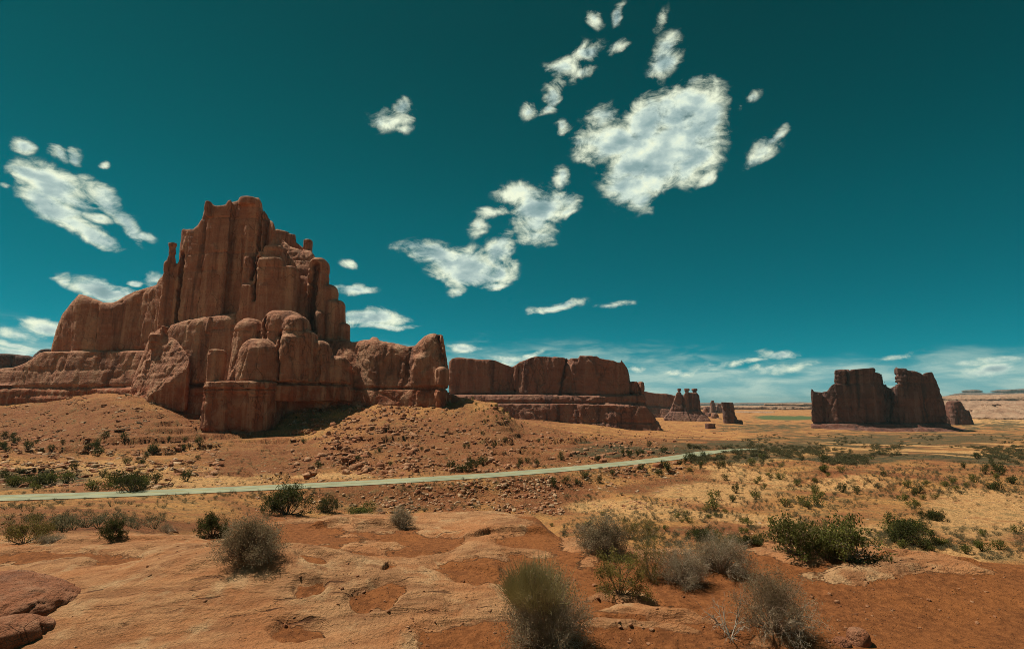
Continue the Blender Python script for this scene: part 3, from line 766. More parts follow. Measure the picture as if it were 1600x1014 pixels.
def rock_disp(sc=1.0, flute=.8, lump=.7, strata=.3, crack=.9, seed=1, zlow=None, lowstrata=.9, blk=.7, big=1.0):
    def fn(v, n):
        x, y, z = v[:, 0] / sc, v[:, 1] / sc, v[:, 2] / sc
        up = np.abs(n[:, 2]); side = 1 - sstep(.35, .85, up)
        fl = fbm(x * .16, y * .16, z * .02, oct=4, seed=seed, gain=.55)
        cr = np.abs(fbm(x * .10 + 9, y * .10, z * .012, oct=3, seed=seed + 3, gain=.5)); cr = -np.exp(-(cr / .035) ** 2)
        cr2 = np.abs(fbm(x * .2, y * .2, z * .09, oct=3, seed=seed + 5)); cr2 = -np.exp(-(cr2 / .03) ** 2)
        lu = fbm(x * .09, y * .09, z * .09, oct=5, seed=seed + 7, gain=.55)
        zz = z + 1.2 * fbm(x * .03, y * .03, oct=2, seed=seed + 9)
        stt = fbm(x * .02, y * .02, zz * .55, oct=4, seed=seed + 11, gain=.6)
        sw = strata
        if zlow is not None: sw = strata + (lowstrata - strata) * (1 - sstep(zlow - 1, zlow + 1.5, v[:, 2]))
        d = side * (flute * fl * 1.6 + crack * (cr * 1.2 + cr2 * .5)) + lump * lu * 1.5 + sw * stt * 1.6 * (1 - .6 * up)
        if blk > 0:
            wx = 1.5 * fbm(x * .12, y * .12, z * .12, oct=2, seed=seed + 13)
            g1, c1 = vor((x + wx) / 11, y / 11, z / 34 + wx * .1, seed + 21)
            g2, c2 = vor((x + wx) / 4.2, y / 4.2, (z + wx) / 8.5, seed + 31)
            g3, c3 = vor((x + wx) / 1.7, y / 1.7, (z + wx) / 2.6, seed + 41)
            e = sstep(-.1, .35, fbm(x * .04, y * .04, z * .03, oct=2, seed=seed + 15))
            d = d * .8 + blk * (side * big * (1.5 * (c1 - .5) - .5 * (g1 < .05)) + big * (.15 + .85 * e) * (.75 * (c2 - .5) - .35 * np.exp(-(g2 / .06) ** 2)) + .3 * (c3 - .5) * (.3 + .7 * e))
        o = n.copy(); o[:, 2] *= .45
        return o * (d * sc)[:, None]
    return fn

# ------------------------------------------------------------------ the rock formations
def bandfn(z, specs):
    o = 0
    for zc, w, a in specs: o = o + a * np.exp(-((z - zc) / w) ** 2)
    return o

def build_butte():
    root = empty('sandstone_butte', (PX(400, 240), 240, PZ(640, 240)))
    tag(root, 'towering red sandstone butte with jagged crown and domed shoulder above the road', 'rock butte')
    inv = root.location
    M = rock_mat('butte_sandstone', 1.0, upper=(.385, .175, .108), lower=(.33, .100, .048), pale=(.60, .37, .235), varnish=(.095, .05, .04), zsplit=8.3, streak=.6)
    def fin(name, me, label=None):
        o = link(name, me, M, root); o.location = -Vector(inv)
        if label: o['label'] = label
        return o
    # ---- main tower
    R = Rock.px(188, 562, 226, 288, 296, -4, .5)
    # broad pedestal under the tower
    R.wall([(203, 604), (215, 575), (228, 540), (236, 522), (250, 512), (290, 500), (345, 492), (420, 480), (480, 515), (505, 530), (548, 532), (556, 540)],
           [(203, 234), (232, 234), (262, 231), (300, 229), (345, 229), (400, 231), (470, 234), (500, 236), (560, 238)], 52, batter=.16, rnd=2.5, zref=8)
    # tower faces: flat buttresses set at slightly different depths
    R.wall([(283, 372), (285, 355), (302, 356), (309, 350), (316, 338), (322, 330), (321, 317), (326, 315), (338, 321), (352, 321), (356, 315), (362, 314)],
           [(262, 243), (283, 240), (300, 238.5), (316, 237), (340, 236.5), (362, 238.5)], 36, batter=.07, rnd=1.0, zref=25)
    R.wall([(345, 330), (352, 321), (358, 315), (372, 311), (390, 310), (404, 312), (409, 318), (412, 326), (420, 338), (428, 352), (434, 372), (444, 400), (452, 430)],
           [(345, 240), (368, 237.5), (396, 238), (404, 241), (411, 237.5), (430, 240), (452, 245)], 34, batter=.07, rnd=1.4, zref=25)
    R.wall([(262, 425), (274, 415), (283, 400), (288, 372)], [(255, 244), (275, 241), (290, 242)], 20, batter=.05, rnd=1.0, zref=25)
    # back of the crown, and the stepped right shoulder
    R.wall([(425, 360), (433, 358), (446, 361), (462, 366), (463, 378), (473, 386), (480, 390)], [(420, 262), (490, 264)], 22, batter=.03, rnd=1.2, zref=25)
    R.col(481.5, 7.5, 374.5, 400, 262, 2.6, taper=.95, rnd=1.0, k=.3)
    R.wall([(440, 372), (452, 384), (470, 390), (486, 391), (492, 402), (506, 408)], [(430, 246), (506, 249)], 30, batter=.42, rnd=2.0, zref=52)   # sunlit slope
    R.wall([(430, 420), (445, 425), (470, 430), (506, 440)], [(430, 242), (506, 246)], 24, batter=.16, rnd=2.5, zref=25)
    # right buttress and its clustered knobs
    R.col(500, 15, 404, None, 249, 7, p=2.8, taper=.84, e=3, rnd=4.0, k=.6)
    R.col(516, 14, 446, None, 250, 6.5, p=2.6, taper=.8, rnd=4.0, k=.8)
    R.col(529, 13, 470, None, 250, 6.5, p=2.6, taper=.72, rnd=4.0, k=.8)
    R.col(539, 8.5, 505, None, 249, 5, p=2.8, taper=.85, rnd=2.5, k=.6)
    R.col(499, 12, 487, None, 244, 4.5, p=2.4, taper=.75, rnd=3.5, k=.8)
    R.col(520, 11, 470, None, 246, 4.5, p=2.4, taper=.7, rnd=3.5, k=.8)
    # blocks leaning on the face
    R.col(438, 24, 386, None, 242, 7.5, p=3.4, taper=.6, rnd=1.6, k=1.2, lean=-8)
    R.wall([(404, 384), (412, 372), (424, 362), (434, 372), (446, 392), (462, 410)], [(400, 241), (462, 243)], 16, batter=.10, rnd=1.2, zref=25)
    R.col(393, 11, 402, None, 238.5, 4, p=3.4, taper=.9, rnd=1.4, k=1.3)
    R.col(425, 22, 404, None, 237.5, 5, p=3.6, taper=.92, rnd=1.8, k=1.3)
    R.col(408, 9, 392, 470, 239, 4, p=3.4, taper=.5, rnd=1.4, k=1.3)
    R.col(452, 18, 418, None, 240, 6, p=3.6, taper=.8, rnd=1.6, k=1.5)
    R.col(391, 13, 446, None, 236.5, 4.2, p=3.6, taper=.92, rnd=1.6, k=1.0)
    R.col(415, 17, 445, None, 235.5, 5, p=3.4, taper=.62, rnd=1.6, k=1.3)
    R.col(434, 16, 439, None, 237.5, 5, p=2.4, taper=.7, rnd=1.6, k=1.3, lean=-2)
    R.col(450, 13, 452, None, 238, 5, p=2.4, taper=.7, rnd=1.6, k=1.3, lean=-2)
    R.col(374, 5, 486, 512, 235.5, 2.6, p=3, taper=.9, rnd=.8, k=.3)
    R.col(330, 5, 495, 520, 234.5, 2.6, p=3, taper=.6, rnd=.8, k=.3)
    # spire on the left shoulder
    R.col(266, 13, 408, None, 246, 4.0, p=2.4, taper=.55, rnd=2, k=.6)
    R.col(270, 7.5, 386, 470, 246, 2.2, p=2.4, taper=.62, rnd=.9, k=.5)
    R.col(270.5, 5.4, 380, 387, 246, 1.7, p=2.4, taper=1.15, rnd=.5, k=.2)
    R.col(389, 15, 309, 322, 243, 3.5, p=2.8, taper=.85, rnd=1.2, k=.5)
    R.col(326, 5, 315, 340, 241, 2.4, p=2.8, taper=.8, rnd=.8, k=.5)
    # deep joints
    R.groove(277, 392, 268, 530, 241, .7, 4.5)
    R.groove(404, 318, 401, 440, 240, .55, 3.2)
    R.groove(492, 415, 482, 530, 244, 1.3, 6.5, 12)
    R.groove(404, 402, 402, 470, 236.5, .45, 3)
    R.groove(478, 480, 490, 533, 240, 1.2, 5, 10)
    R.groove(317, 330, 306, 510, 239, .35, 1.0); R.groove(371, 345, 374, 505, 237, .3, 1.2)
    R.groove(330, 515, 420, 505, 233, .35, 1.3); R.groove(205, 604, 330, 601, 232, .6, 3)
    zz = R.z
    R.bands(lambda z: bandfn(z, [(8.0, .55, 1.9), (4.5, .4, .7), (1.5, .35, .6), (66, .4, .5), (58, .35, .35), (82, .4, .5)]))
    fin('cliff_tower', R.mesh('cliff_tower', rock_disp(1.0, .06, .32, .10, .15, seed=3, blk=1.35, big=.22)), 'highest fluted wall of the butte, streaked with dark varnish')

    # ---- left wing
    R = Rock.px(-150, 300, 228, 292, 430, -8, .85)
    R.wall([(80, 546), (84, 530), (90, 505), (97, 490), (108, 476), (116, 465), (124, 458), (136, 461), (148, 466), (162, 473), (176, 473), (186, 468), (198, 460), (212, 453), (228, 448), (244, 444), (250, 434), (256, 425), (290, 420)],
           [(80, 257), (110, 252), (150, 250), (180, 252), (230, 248), (262, 246), (290, 246)], 36, batter=.08, rnd=3.2, zref=24)
    R.wall([(-140, 588), (-60, 580), (0, 575), (20, 574), (40, 567), (55, 558), (62, 552), (72, 546), (84, 545), (160, 546), (235, 545), (290, 540)],
           [(-140, 262), (0, 254), (70, 248), (120, 245), (235, 242), (290, 240)], 46, batter=.26, rnd=2.0, zref=8)
    R.wall([(-140, 608), (0, 601), (60, 603), (130, 604), (210, 602), (330, 603)], [(-140, 256), (0, 250), (130, 243), (210, 236), (330, 230)], 50, batter=.10, rnd=1.0, k=.4)
    R.groove(150, 478, 148, 545, 251, .5, 1.4); R.groove(205, 470, 215, 545, 248, .5, 1.2)
    R.bands(lambda z: bandfn(z, [(7.9, .6, 1.7), (4.4, .4, .9), (1.6, .4, .8), (24.6, .5, 1.4), (16, .4, .5)]))
    fin('cliff_wing', R.mesh('cliff_wing', rock_disp(1.0, .3, .6, .14, .6, seed=33, zlow=8, lowstrata=.4, blk=.8, big=.45)))

    # ---- sunlit slab with knobs, leaning against the foot of the tower
    R = Rock.px(190, 300, 224, 250, 505, -2, .42)
    R.wall([(205, 604), (213, 586), (222, 566), (232, 544), (243, 530), (256, 524), (268, 524), (280, 534), (292, 552), (298, 566)], [(205, 232), (240, 226), (296, 220.5)], 24, batter=.50, rnd=1.6, zref=8)
    R.col(226, 9, 562, None, 233, 3.5, p=2.4, taper=.5, e=1, rnd=2, k=1.5, lean=7)
    R.col(240, 6, 519, 545, 234.6, 1.8, p=2.2, taper=.9, rnd=1.2, k=.5)
    R.col(241, 7, 522, 534, 234.0, 2.0, p=2.2, taper=1.1, rnd=1.2, k=.4)
    R.col(255.5, 4.5, 509, 545, 235.5, 1.8, p=2.4, taper=.8, rnd=1, k=.6)
    R.col(266, 8, 530, 560, 236, 2.2, p=2.2, taper=.8, rnd=1.5, k=.6)
    fin('leaning_slab', R.mesh('leaning_slab', rock_disp(.6, .5, .8, .5, .6, seed=41)), 'sunlit slab with small knobs leaning on the tower foot')

    # ---- layered pedestal of darker beds, under everything
    R = Rock.px(200, 735, 196, 262, 585, -16, .6)
    R.col(388, 56, 597, None, 214.5, 12.5, p=4.2, taper=.955, e=1, rnd=.8, k=.5)
    R.col(341, 12, 600, None, 212, 9, p=3, taper=.9, rnd=.8, k=.5)
    R.wall([(195, 604), (330, 603), (345, 602)], [(195, 238), (260, 231), (330, 226), (350, 226)], 30, batter=.12, rnd=.8, k=.4)
    R.wall([(330, 600), (440, 600), (470, 603), (520, 606), (560, 610), (620, 612), (660, 611), (700, 612), (722, 620), (735, 628)],
           [(330, 216), (440, 217), (470, 220), (520, 224), (560, 226), (640, 229), (700, 230), (735, 234)], 30, batter=.12, rnd=.8, k=.5)
    R.bands(lambda z: bandfn(z, [(6.2, .3, .6), (4.9, .3, .75), (3.9, .3, .5), (1.9, .25, .35), (-8.5, .5, .7)]) + .22 * (z < 4.4) - .12 * np.sin(z * 3.7 + 1) * (z > 1))
    R.groove(355, 620, 356, 680, 203, .5, 1.0)
    fin('pedestal', R.mesh('pedestal', rock_disp(.8, .5, .6, .16, .9, seed=51, zlow=-90)), 'dark red thin bedded pedestal jutting towards the road')

    # ---- domes on the pedestal
    R = Rock.px(318, 566, 199, 240, 478, 2, .45)
    R.col(407, 31.5, 530, None, 212.5, 8.2, p=2.6, taper=.80, e=3.5, rnd=6.2, k=.35)
    R.col(391, 27, 499, None, 221, 8, p=2.4, taper=.72, e=1.6, rnd=5.5, k=.5, lean=2)
    R.col(378, 26, 540, None, 217.5, 7.5, p=2.4, taper=.45, e=1.2, rnd=4, k=1.0, lean=8)
    R.col(390, 12, 497.5, 515, 221, 3.2, p=2.4, taper=.8, rnd=1.2, k=.4)
    R.col(446, 37, 487, None, 222.5, 9.5, p=2.9, taper=.74, e=2, rnd=5, k=.4, lean=-1)
    R.col(462, 25, 494, None, 219.5, 8.5, p=2.5, taper=.72, rnd=4.5, k=.6, lean=2)
    R.col(455, 22, 521, None, 215.2, 6, p=2.5, taper=.8, e=3, rnd=4.5, k=.6)
    R.col(481, 15, 517, None, 220, 8, p=2.4, taper=.75, rnd=4, k=.8)
    R.col(506, 24, 533, None, 224, 8, p=2.6, taper=.62, rnd=4.5, k=.8, lean=-7)
    R.col(528, 24, 557, None, 228, 7, p=2.8, taper=.8, rnd=2.6, k=.8, lean=-4)
    R.col(541, 18, 566, None, 230, 7, p=2.8, taper=.85, rnd=2.2, k=.8)
    R.groove(437, 520, 441, 592, 213, .55, 4, 14); R.groove(416, 497, 418, 530, 218, .5, 3, 10)
    R.groove(365, 560, 366, 590, 212, .3, 1); R.groove(498, 545, 499, 600, 219, .4, 1.6); R.groove(545, 560, 549, 605, 226, .7, 3)
    R.bands(lambda z: bandfn(z, [(8.6, .45, 2.0), (28.5, .25, .35), (26.5, .25, .35)]))
    fin('dome_cluster', R.mesh('dome_cluster', rock_disp(.8, .2, .5, .10, .6, seed=61, blk=.55)), 'smooth rounded domes sitting on the layered pedestal')

    # ---- small standing block left of the domes
    R = Rock.px(318, 362, 200, 218, 535, 4, .3)
    R.col(339.5, 11.2, 546, 601, 208.5, 2.7, p=3.2, taper=1.12, rnd=1.4, k=.2)
    R.col(346, 6, 549, 601, 209.5, 2.4, p=3.2, taper=1.2, rnd=1.2, k=.4)
    fin('standing_block', R.mesh('standing_block', rock_disp(.5, .3, .4, .3, .4, seed=71)), 'small upright block balanced beside the domes')

    # ---- long low fin to the right
    R = Rock.px(490, 712, 214, 262, 512, -3, .5)
    R.wall([(490, 536), (520, 534), (545, 533), (556, 533), (566, 531), (578, 530.5), (583, 527.5), (589, 527), (594, 532), (604, 533), (622, 537), (638, 541), (648, 540), (656, 532), (664, 526), (671, 522), (678, 520.5), (684, 523), (690, 522), (692, 530), (694, 548), (697, 562), (700, 570)],
           [(490, 236), (520, 234), (545, 231), (575, 229), (610, 229), (636, 229), (650, 229), (680, 229), (700, 230)], 30, batter=.30, rnd=3.2, zref=9, back_batter=.2)
    R.col(668, 20, 530, None, 238, 8, p=2.6, taper=.5, rnd=2, k=2.5, lean=4)
    R.col(655, 16, 556, None, 233, 6, p=2.4, taper=.6, rnd=3, k=2.5)
    R.col(690, 9.5, 573, None, 229, 3.8, p=2.8, taper=.86, rnd=2.4, k=.25)
    R.col(586, 8, 527, 540, 240, 2.5, p=2.6, taper=.6, rnd=1, k=.8)
    R.groove(684, 526, 694, 570, 234, .5, 2.5, 10); R.groove(640, 545, 634, 600, 231, .5, 1.2); R.groove(668, 590, 672, 610, 229, .35, 1.0)
    R.bands(lambda z: bandfn(z, [(7.2, .5, 1.7)]))
    fin('low_fin', R.mesh('low_fin', rock_disp(1.0, .2, .8, .10, .5, seed=81, blk=.55)), 'long low rounded fin running right from the tower foot')

def solo(name, me, mat, label, cat, group=None):
    o = link(name, me, mat); tag(o, label, cat, group)
    # origin at the foot of the rock
    co = np.empty(len(me.vertices) * 3, np.float32); me.vertices.foreach_get('co', co); co = co.reshape(-1, 3)
    c = np.array([(co[:, 0].min() + co[:, 0].max()) / 2, (co[:, 1].min() + co[:, 1].max()) / 2, co[:, 2].min()], np.float32)
    me.vertices.foreach_set('co', (co - c).ravel()); me.update(); o.location = c.tolist()
    return o

def build_far_rocks():
    far_u = (.29, .135, .095); far_l = (.29, .10, .058)
    # ---- mesa in the middle
    M = rock_mat('mesa_sandstone', 1.9, upper=far_u, lower=far_l, pale=(.34, .19, .13), varnish=(.10, .055, .05), strata=.7)
    R = Rock.px(700, 1034, 434, 520, 548, -34, 1.0)
    R.wall([(703, 565), (706, 560), (716, 558), (745, 561), (772, 562.5), (788, 569), (800, 573.5), (805, 572), (812, 566), (822, 562)], [(703, 462), (760, 460), (800, 464), (822, 462)], 40, batter=.06, rnd=.7, zref=8)
    R.wall([(802, 573), (812, 566), (826, 560), (836, 556.5), (860, 557), (886, 559), (890, 562)], [(800, 462), (826, 457), (870, 455), (890, 460)], 40, batter=.07, rnd=.7, zref=8)
    R.wall([(888, 562), (892, 559.5), (904, 559), (905, 555.5), (932, 556), (937, 560), (958, 563), (966, 566.5), (969, 566), (971, 562), (974, 566), (978, 571), (982, 586), (984, 600)],
           [(888, 461), (896, 456), (930, 452), (970, 452), (984, 455)], 44, batter=.07, rnd=.6, zref=8)
    R.col(990, 7.5, 596, None, 462, 8, p=3, taper=.82, rnd=1.5, k=.8)
    R.col(1001, 4.2, 595.5, None, 462, 5, p=3, taper=.9, rnd=2, k=.4)
    R.wall([(690, 616), (705, 615), (760, 614), (830, 614), (900, 616), (960, 619), (1004, 614), (1008, 622)], [(690, 454), (830, 450), (900, 447), (960, 446), (1010, 450)], 60, batter=.35, rnd=1.4, zref=0)
    R.wall([(690, 628), (800, 628), (900, 630), (960, 633), (1008, 633), (1016, 642), (1024, 656), (1032, 668)], [(690, 450), (830, 445), (900, 441), (960, 440), (1032, 446)], 66, batter=.14, rnd=1.4, zref=-20, foot=3)
    R.groove(886, 563, 874, 614, 458, 1.2, 6, 14); R.groove(812, 572, 806, 612, 460, .9, 2.4); R.groove(720, 565, 716, 612, 461, .8, 1.5); R.groove(783, 590, 782, 614, 461, .8, 1.5)
    R.bands(lambda z: bandfn(z, [(PZ(616, 450), .7, 1.3), (PZ(629, 445), .9, 1.6), (PZ(660, 443), .9, 1.2)]))
    solo('mesa', R.mesh('mesa', rock_disp(1.3, .3, .3, .22, .5, seed=101, blk=1.0)), M, 'long flat topped red mesa in the middle with a dark crack', 'mesa')
    # ---- wall running away behind it
    M2 = rock_mat('far_cliff_sandstone', 3.0, upper=far_u, lower=far_l, pale=(.36, .21, .15), varnish=(.10, .06, .055))
    R = Rock.px(985, 1062, 900, 990, 600, -50, 2.2)
    R.wall([(985, 610), (1006, 611), (1020, 614), (1040, 615), (1056, 618), (1060, 630)], [(985, 920), (1060, 940)], 40, batter=.06, rnd=2, zref=-10)
    R.wall([(985, 634), (1020, 636), (1062, 640)], [(985, 910), (1062, 925)], 60, batter=.6, rnd=2, zref=-22)
    solo('rock_wall', R.mesh('rock_wall', rock_disp(3, .5, .5, .3, .6, seed=111)), M2, 'shadowed rock wall between the mesa and the three headed rock', 'cliff')
    # ---- the three headed rock
    M3 = rock_mat('tower_sandstone', 2.6, upper=(.22, .11, .085), lower=far_l, pale=(.36, .21, .15), varnish=(.09, .055, .05))
    R = Rock.px(1036, 1116, 735, 800, 596, -36, .8)
    R.wall([(1046, 645), (1052, 630), (1056, 616), (1058, 612.5), (1064, 613), (1067, 618), (1069, 616), (1071, 613), (1088, 613), (1091, 617), (1093, 628), (1094, 642)], [(1040, 762), (1066, 758), (1096, 760)], 16, batter=.10, rnd=1.2, zref=-10)
    for cx, hw in ((1061.2, 2.5), (1072.6, 2.6), (1085.2, 2.8)):
        R.col(cx, hw, 609, 618, 771, 2.0, p=2.4, taper=.8, rnd=.8, k=.6)
        R.col(cx, hw + .9, 606.8, 610.5, 771, 2.7, p=2.6, taper=1.0, rnd=.8, k=.25)
    R.groove(1068, 616, 1068, 640, 760, 1.0, 3, 14)
    R.wall([(1038, 652), (1046, 643), (1094, 641), (1104, 650), (1112, 660)], [(1036, 752), (1112, 750)], 40, batter=.55, rnd=1.2, zref=-22)
    solo('three_headed_rock', R.mesh('three_headed_rock', rock_disp(1.8, .4, .35, .3, .5, seed=121)), M3, 'dark rock crowned by three small stone heads', 'rock tower')
    # ---- leaning tower right of it
    R = Rock.px(1108, 1172, 690, 740, 618, -34, .8)
    R.col(1140, 11, 628.5, None, 710, 6, p=3, taper=.72, rnd=1.2, k=.6, lean=-3, tilt=-.04)
    R.col(1130.5, 3.4, 628, 638, 710, 4, p=3, taper=1.25, rnd=.8, k=.6)
    R.col(1144, 15, 650, None, 710, 8, p=2.6, taper=.55, e=1, rnd=2, k=2, lean=-2)
    R.col(1156, 6.5, 656, None, 706, 4, p=2.4, taper=.6, rnd=2, k=1.5)
    solo('leaning_tower', R.mesh('leaning_tower', rock_disp(1.6, .4, .35, .3, .5, seed=131)), M3, 'short leaning rock tower standing alone on the plain', 'rock tower')
    # ---- far hoodoo and lumps behind
    R = Rock.px(1100, 1132, 1470, 1520, 618, -52, 1.5)
    R.col(1113, 6, 628, None, 1495, 9, p=2.4, taper=.5, rnd=2, k=1.5)
    R.col(1113, 2.4, 625.6, 629, 1495, 4, p=2.4, taper=1, rnd=1, k=.8)
    R.col(1123.5, 4, 630, None, 1495, 7, p=2.4, taper=.6, rnd=2, k=1.5)
    R.wall([(1100, 634), (1132, 634.5)], [(1100, 1485), (1132, 1485)], 26, batter=.5, rnd=2)
    solo('hoodoo', R.mesh('hoodoo', rock_disp(2.6, .4, .4, .3, .5, seed=141)), M3, 'tiny far hoodoo between the three headed rock and the leaning tower', 'rock tower')
    for i, (cx, hw, top, Y, ry) in enumerate([(1103, 9, 637, 1050, 12), (1116, 12, 645, 930, 12), (1088, 0, 0, 0, 0)]):
        if not hw: continue
        R = Rock.px(cx - hw - 12, cx + hw + 12, Y - 30, Y + 30, top - 8, -48, 1.6)
        R.col(cx, hw, top, None, Y, ry, p=2.2, taper=.4, e=.9, rnd=5, k=2)
        R.col(cx + hw * .6, hw * .8, top + 8, None, Y - 6, ry * .7, p=2.2, taper=.5, e=.9, rnd=4, k=2)
        solo('rock_knoll', R.mesh('rock_knoll', rock_disp(2.2, .6, .8, .5, .6, seed=151 + i)), M2,
             ['rounded knoll behind, beside the three headed rock', 'broken knoll of pale slabs left of the leaning tower'][i], 'rock knoll')
    # ---- square dark block on the slope
    R = Rock.px(1094, 1134, 540, 580, 655, -38, .7)
    R.col(1110, 7.5, 661.5, None, 560, 5.5, p=5, taper=.96, rnd=.8, k=.5)
    R.col(1123, 7, 669, None, 561, 5, p=2.5, taper=.5, rnd=1.5, k=1.5)
    solo('rock_block', R.mesh('rock_block', rock_disp(1.2, .5, .5, .4, .6, seed=161)), M3, 'square dark block on the slope below the leaning tower', 'boulder')
    # ---- the big butte on the right
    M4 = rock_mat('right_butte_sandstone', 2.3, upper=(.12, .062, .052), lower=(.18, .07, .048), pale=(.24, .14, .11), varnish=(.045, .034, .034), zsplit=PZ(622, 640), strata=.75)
    R = Rock.px(1246, 1536, 610, 720, 564, -46, 1.25)
    R.wall([(1304, 600), (1305, 578), (1325, 576.5), (1327.5, 579), (1331, 577), (1345, 576), (1366, 574.5), (1368, 582), (1376, 583), (1377.5, 591), (1382, 592), (1384, 603), (1385, 622), (1386, 645)],
           [(1304, 648), (1330, 644), (1360, 643), (1391, 650)], 40, batter=.05, rnd=1.2, zref=-10, back_batter=.02)
    R.wall([(1290, 616), (1296, 606), (1304, 598), (1312, 596), (1376, 606), (1384, 624), (1385, 640)], [(1290, 650), (1304, 645), (1392, 646)], 42, batter=.06, rnd=1.5, zref=-10)
    R.wall([(1394, 660), (1395.5, 612), (1396, 594), (1397, 575), (1400, 572.5), (1402, 575), (1416, 576), (1418, 579), (1432, 580), (1441, 584), (1447, 582), (1456, 581), (1459, 588), (1463, 596), (1467, 606), (1471, 622), (1475, 640), (1480, 660)],
           [(1391, 650), (1400, 643), (1430, 640), (1460, 646), (1480, 652)], 42, batter=.07, rnd=1.2, zref=-10, back_batter=.02)
    R.wall([(1266, 614), (1267, 607.5), (1270, 608), (1272, 612), (1284, 613), (1292, 611)], [(1264, 654), (1292, 650)], 22, batter=.03, rnd=.8, zref=-10, back_batter=0)
    R.wall([(1268, 664), (1300, 660), (1400, 661), (1478, 660), (1486, 668), (1500, 674)], [(1262, 646), (1300, 640), (1400, 638), (1480, 640), (1500, 645)], 52, batter=.4, rnd=1.2, zref=-26, foot=3)
    for q in range(14): R.col(1391, 3.0, 540, 606, 640 + 5 * q, 4.5, p=4, taper=2.0, e=1, rnd=.3, k=0, sub=True, ytaper=1.0)
    R.wall([(1250, 679), (1275, 671), (1330, 669), (1400, 669), (1470, 668), (1500, 674), (1530, 681)], [(1250, 634), (1330, 624), (1400, 622), (1470, 624), (1530, 632)], 90, batter=2.2, rnd=1, zref=-30)
    R.wall([(1366, 604), (1384, 603), (1391, 607), (1398, 603), (1410, 604)], [(1366, 652), (1384, 655), (1391, 657), (1398, 655), (1410, 652)], 34, batter=.03, rnd=.6, zref=-10)
    R.groove(1390, 604, 1384, 655, 652, 1.4, 4, 24); R.groove(1326, 578, 1325, 600, 645, .9, 2.5); R.groove(1290, 615, 1291, 660, 649, 1.2, 4, 14); R.groove(1340, 612, 1342, 640, 644, .9, 1.5)
    R.bands(lambda z: bandfn(z, [(PZ(661, 640), 1.0, 2.2), (PZ(598, 645), .9, 1.3), (PZ(636, 643), .8, .8), (PZ(585, 645), .8, .8), (PZ(592, 645), .6, .5)]))
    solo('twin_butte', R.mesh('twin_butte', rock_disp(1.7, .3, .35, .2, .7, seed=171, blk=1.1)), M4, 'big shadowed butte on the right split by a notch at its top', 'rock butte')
    # ---- sunlit rocks and terraces right of it
    M5 = rock_mat('far_pale_sandstone', 4.0, upper=(.40, .24, .155), lower=(.33, .17, .11), pale=(.50, .36, .25), varnish=(.18, .10, .07), strata=.9, streak=.4)
    R = Rock.px(1462, 1530, 880, 950, 618, -46, 1.8)
    R.col(1492, 17, 626, None, 910, 14, p=2.3, taper=.62, rnd=6, k=2, lean=-2)
    R.col(1508, 10, 641, None, 905, 10, p=2.3, taper=.5, rnd=4, k=2)
    R.col(1479, 5, 650, None, 898, 6, p=2.3, taper=.5, rnd=3, k=2)
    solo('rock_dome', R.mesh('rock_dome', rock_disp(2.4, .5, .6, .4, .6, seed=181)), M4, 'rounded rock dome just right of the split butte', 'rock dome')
    def terrace(name, sky, front, thick, py_top, zlow, h, label, seed, batter, M, foot=0, disp=(.5, .8, .5, .8), zref=-20, p0=None, extra=None):
        Y0 = min(f[1] for f in front) - 12 - foot; Y1 = max(f[1] for f in front) + thick + 20
        R = Rock.px(sky[0][0] - 2, sky[-1][0] + 2, Y0, Y1, py_top, zlow, h)
        R.wall(sky, front, thick, batter=batter, rnd=h * 1.2, zref=zref, foot=foot)
        if extra: extra(R)
        R.bands(lambda z: h * 1.0 * np.sin(z * 2 * math.pi / (h * 3.4)) + h * .7 * np.sin(z * 2 * math.pi / (h * 5.3) + 1))
        return solo(name, R.mesh(name, rock_disp(h * 1.3, *disp, seed=seed)), M, label, 'cliff')
    terrace('rock_terrace', [(1496, 652), (1520, 640), (1540, 634), (1560, 636), (1590, 630), (1640, 628), (1700, 630)], [(1496, 1300), (1560, 1260), (1640, 1230), (1700, 1230)], 160, 622, -56, 4.0,
            'nearer sunlit terrace of rounded ledges at the right edge', 191, 2.2, M5, disp=(.9, 1.3, .8, .8), zref=-34)
    terrace('rock_terrace', [(1462, 624), (1476, 619), (1500, 617), (1540, 618), (1580, 614), (1640, 612), (1720, 610)], [(1462, 2100), (1560, 2000), (1720, 1900)], 300, 606, -70, 7.0,
            'farther banded terrace under the skyline at the right edge', 193, 2.0, M5, disp=(1.0, 1.2, .9, .8), zref=-34)
    # ---- line of cliffs across the middle distance
    def fins(R):
        for cx, hw, top in ((1209, 5, 638), (1222, 6, 637), (1236, 6, 637), (1249, 6, 637), (1260, 6, 636), (1272, 8, 636), (1190, 8, 641), (1176, 8, 642)):
            R.col(cx, hw, top, None, 2290, 28, p=3, taper=.85, rnd=5, k=4)
    terrace('far_cliff', [(1060, 640), (1090, 634.5), (1150, 634), (1180, 634.5), (1200, 633.5), (1240, 632.5), (1300, 631)], [(1060, 2420), (1150, 2400), (1200, 2340), (1300, 2300)], 300, 624, -70, 5.2,
            'line of far buttressed cliffs between the leaning tower and the split butte', 197, .5, M5, disp=(1.0, .8, .9, .9), zref=-34, extra=fins)
    terrace('far_terrace', [(1150, 646), (1165, 642.5), (1190, 644), (1210, 648)], [(1150, 1700), (1210, 1680)], 120, 636, -62, 4.0,
            'low pale rock terrace behind the leaning tower', 199, 1.2, M5, disp=(.9, 1, .8, .8), zref=-36)
    # ---- blue horizon tablelands
    M6 = rock_mat('horizon_rock', 12.0, upper=(.20, .14, .12), lower=(.18, .12, .10), pale=(.26, .2, .17), varnish=(.1, .08, .08), streak=.2)
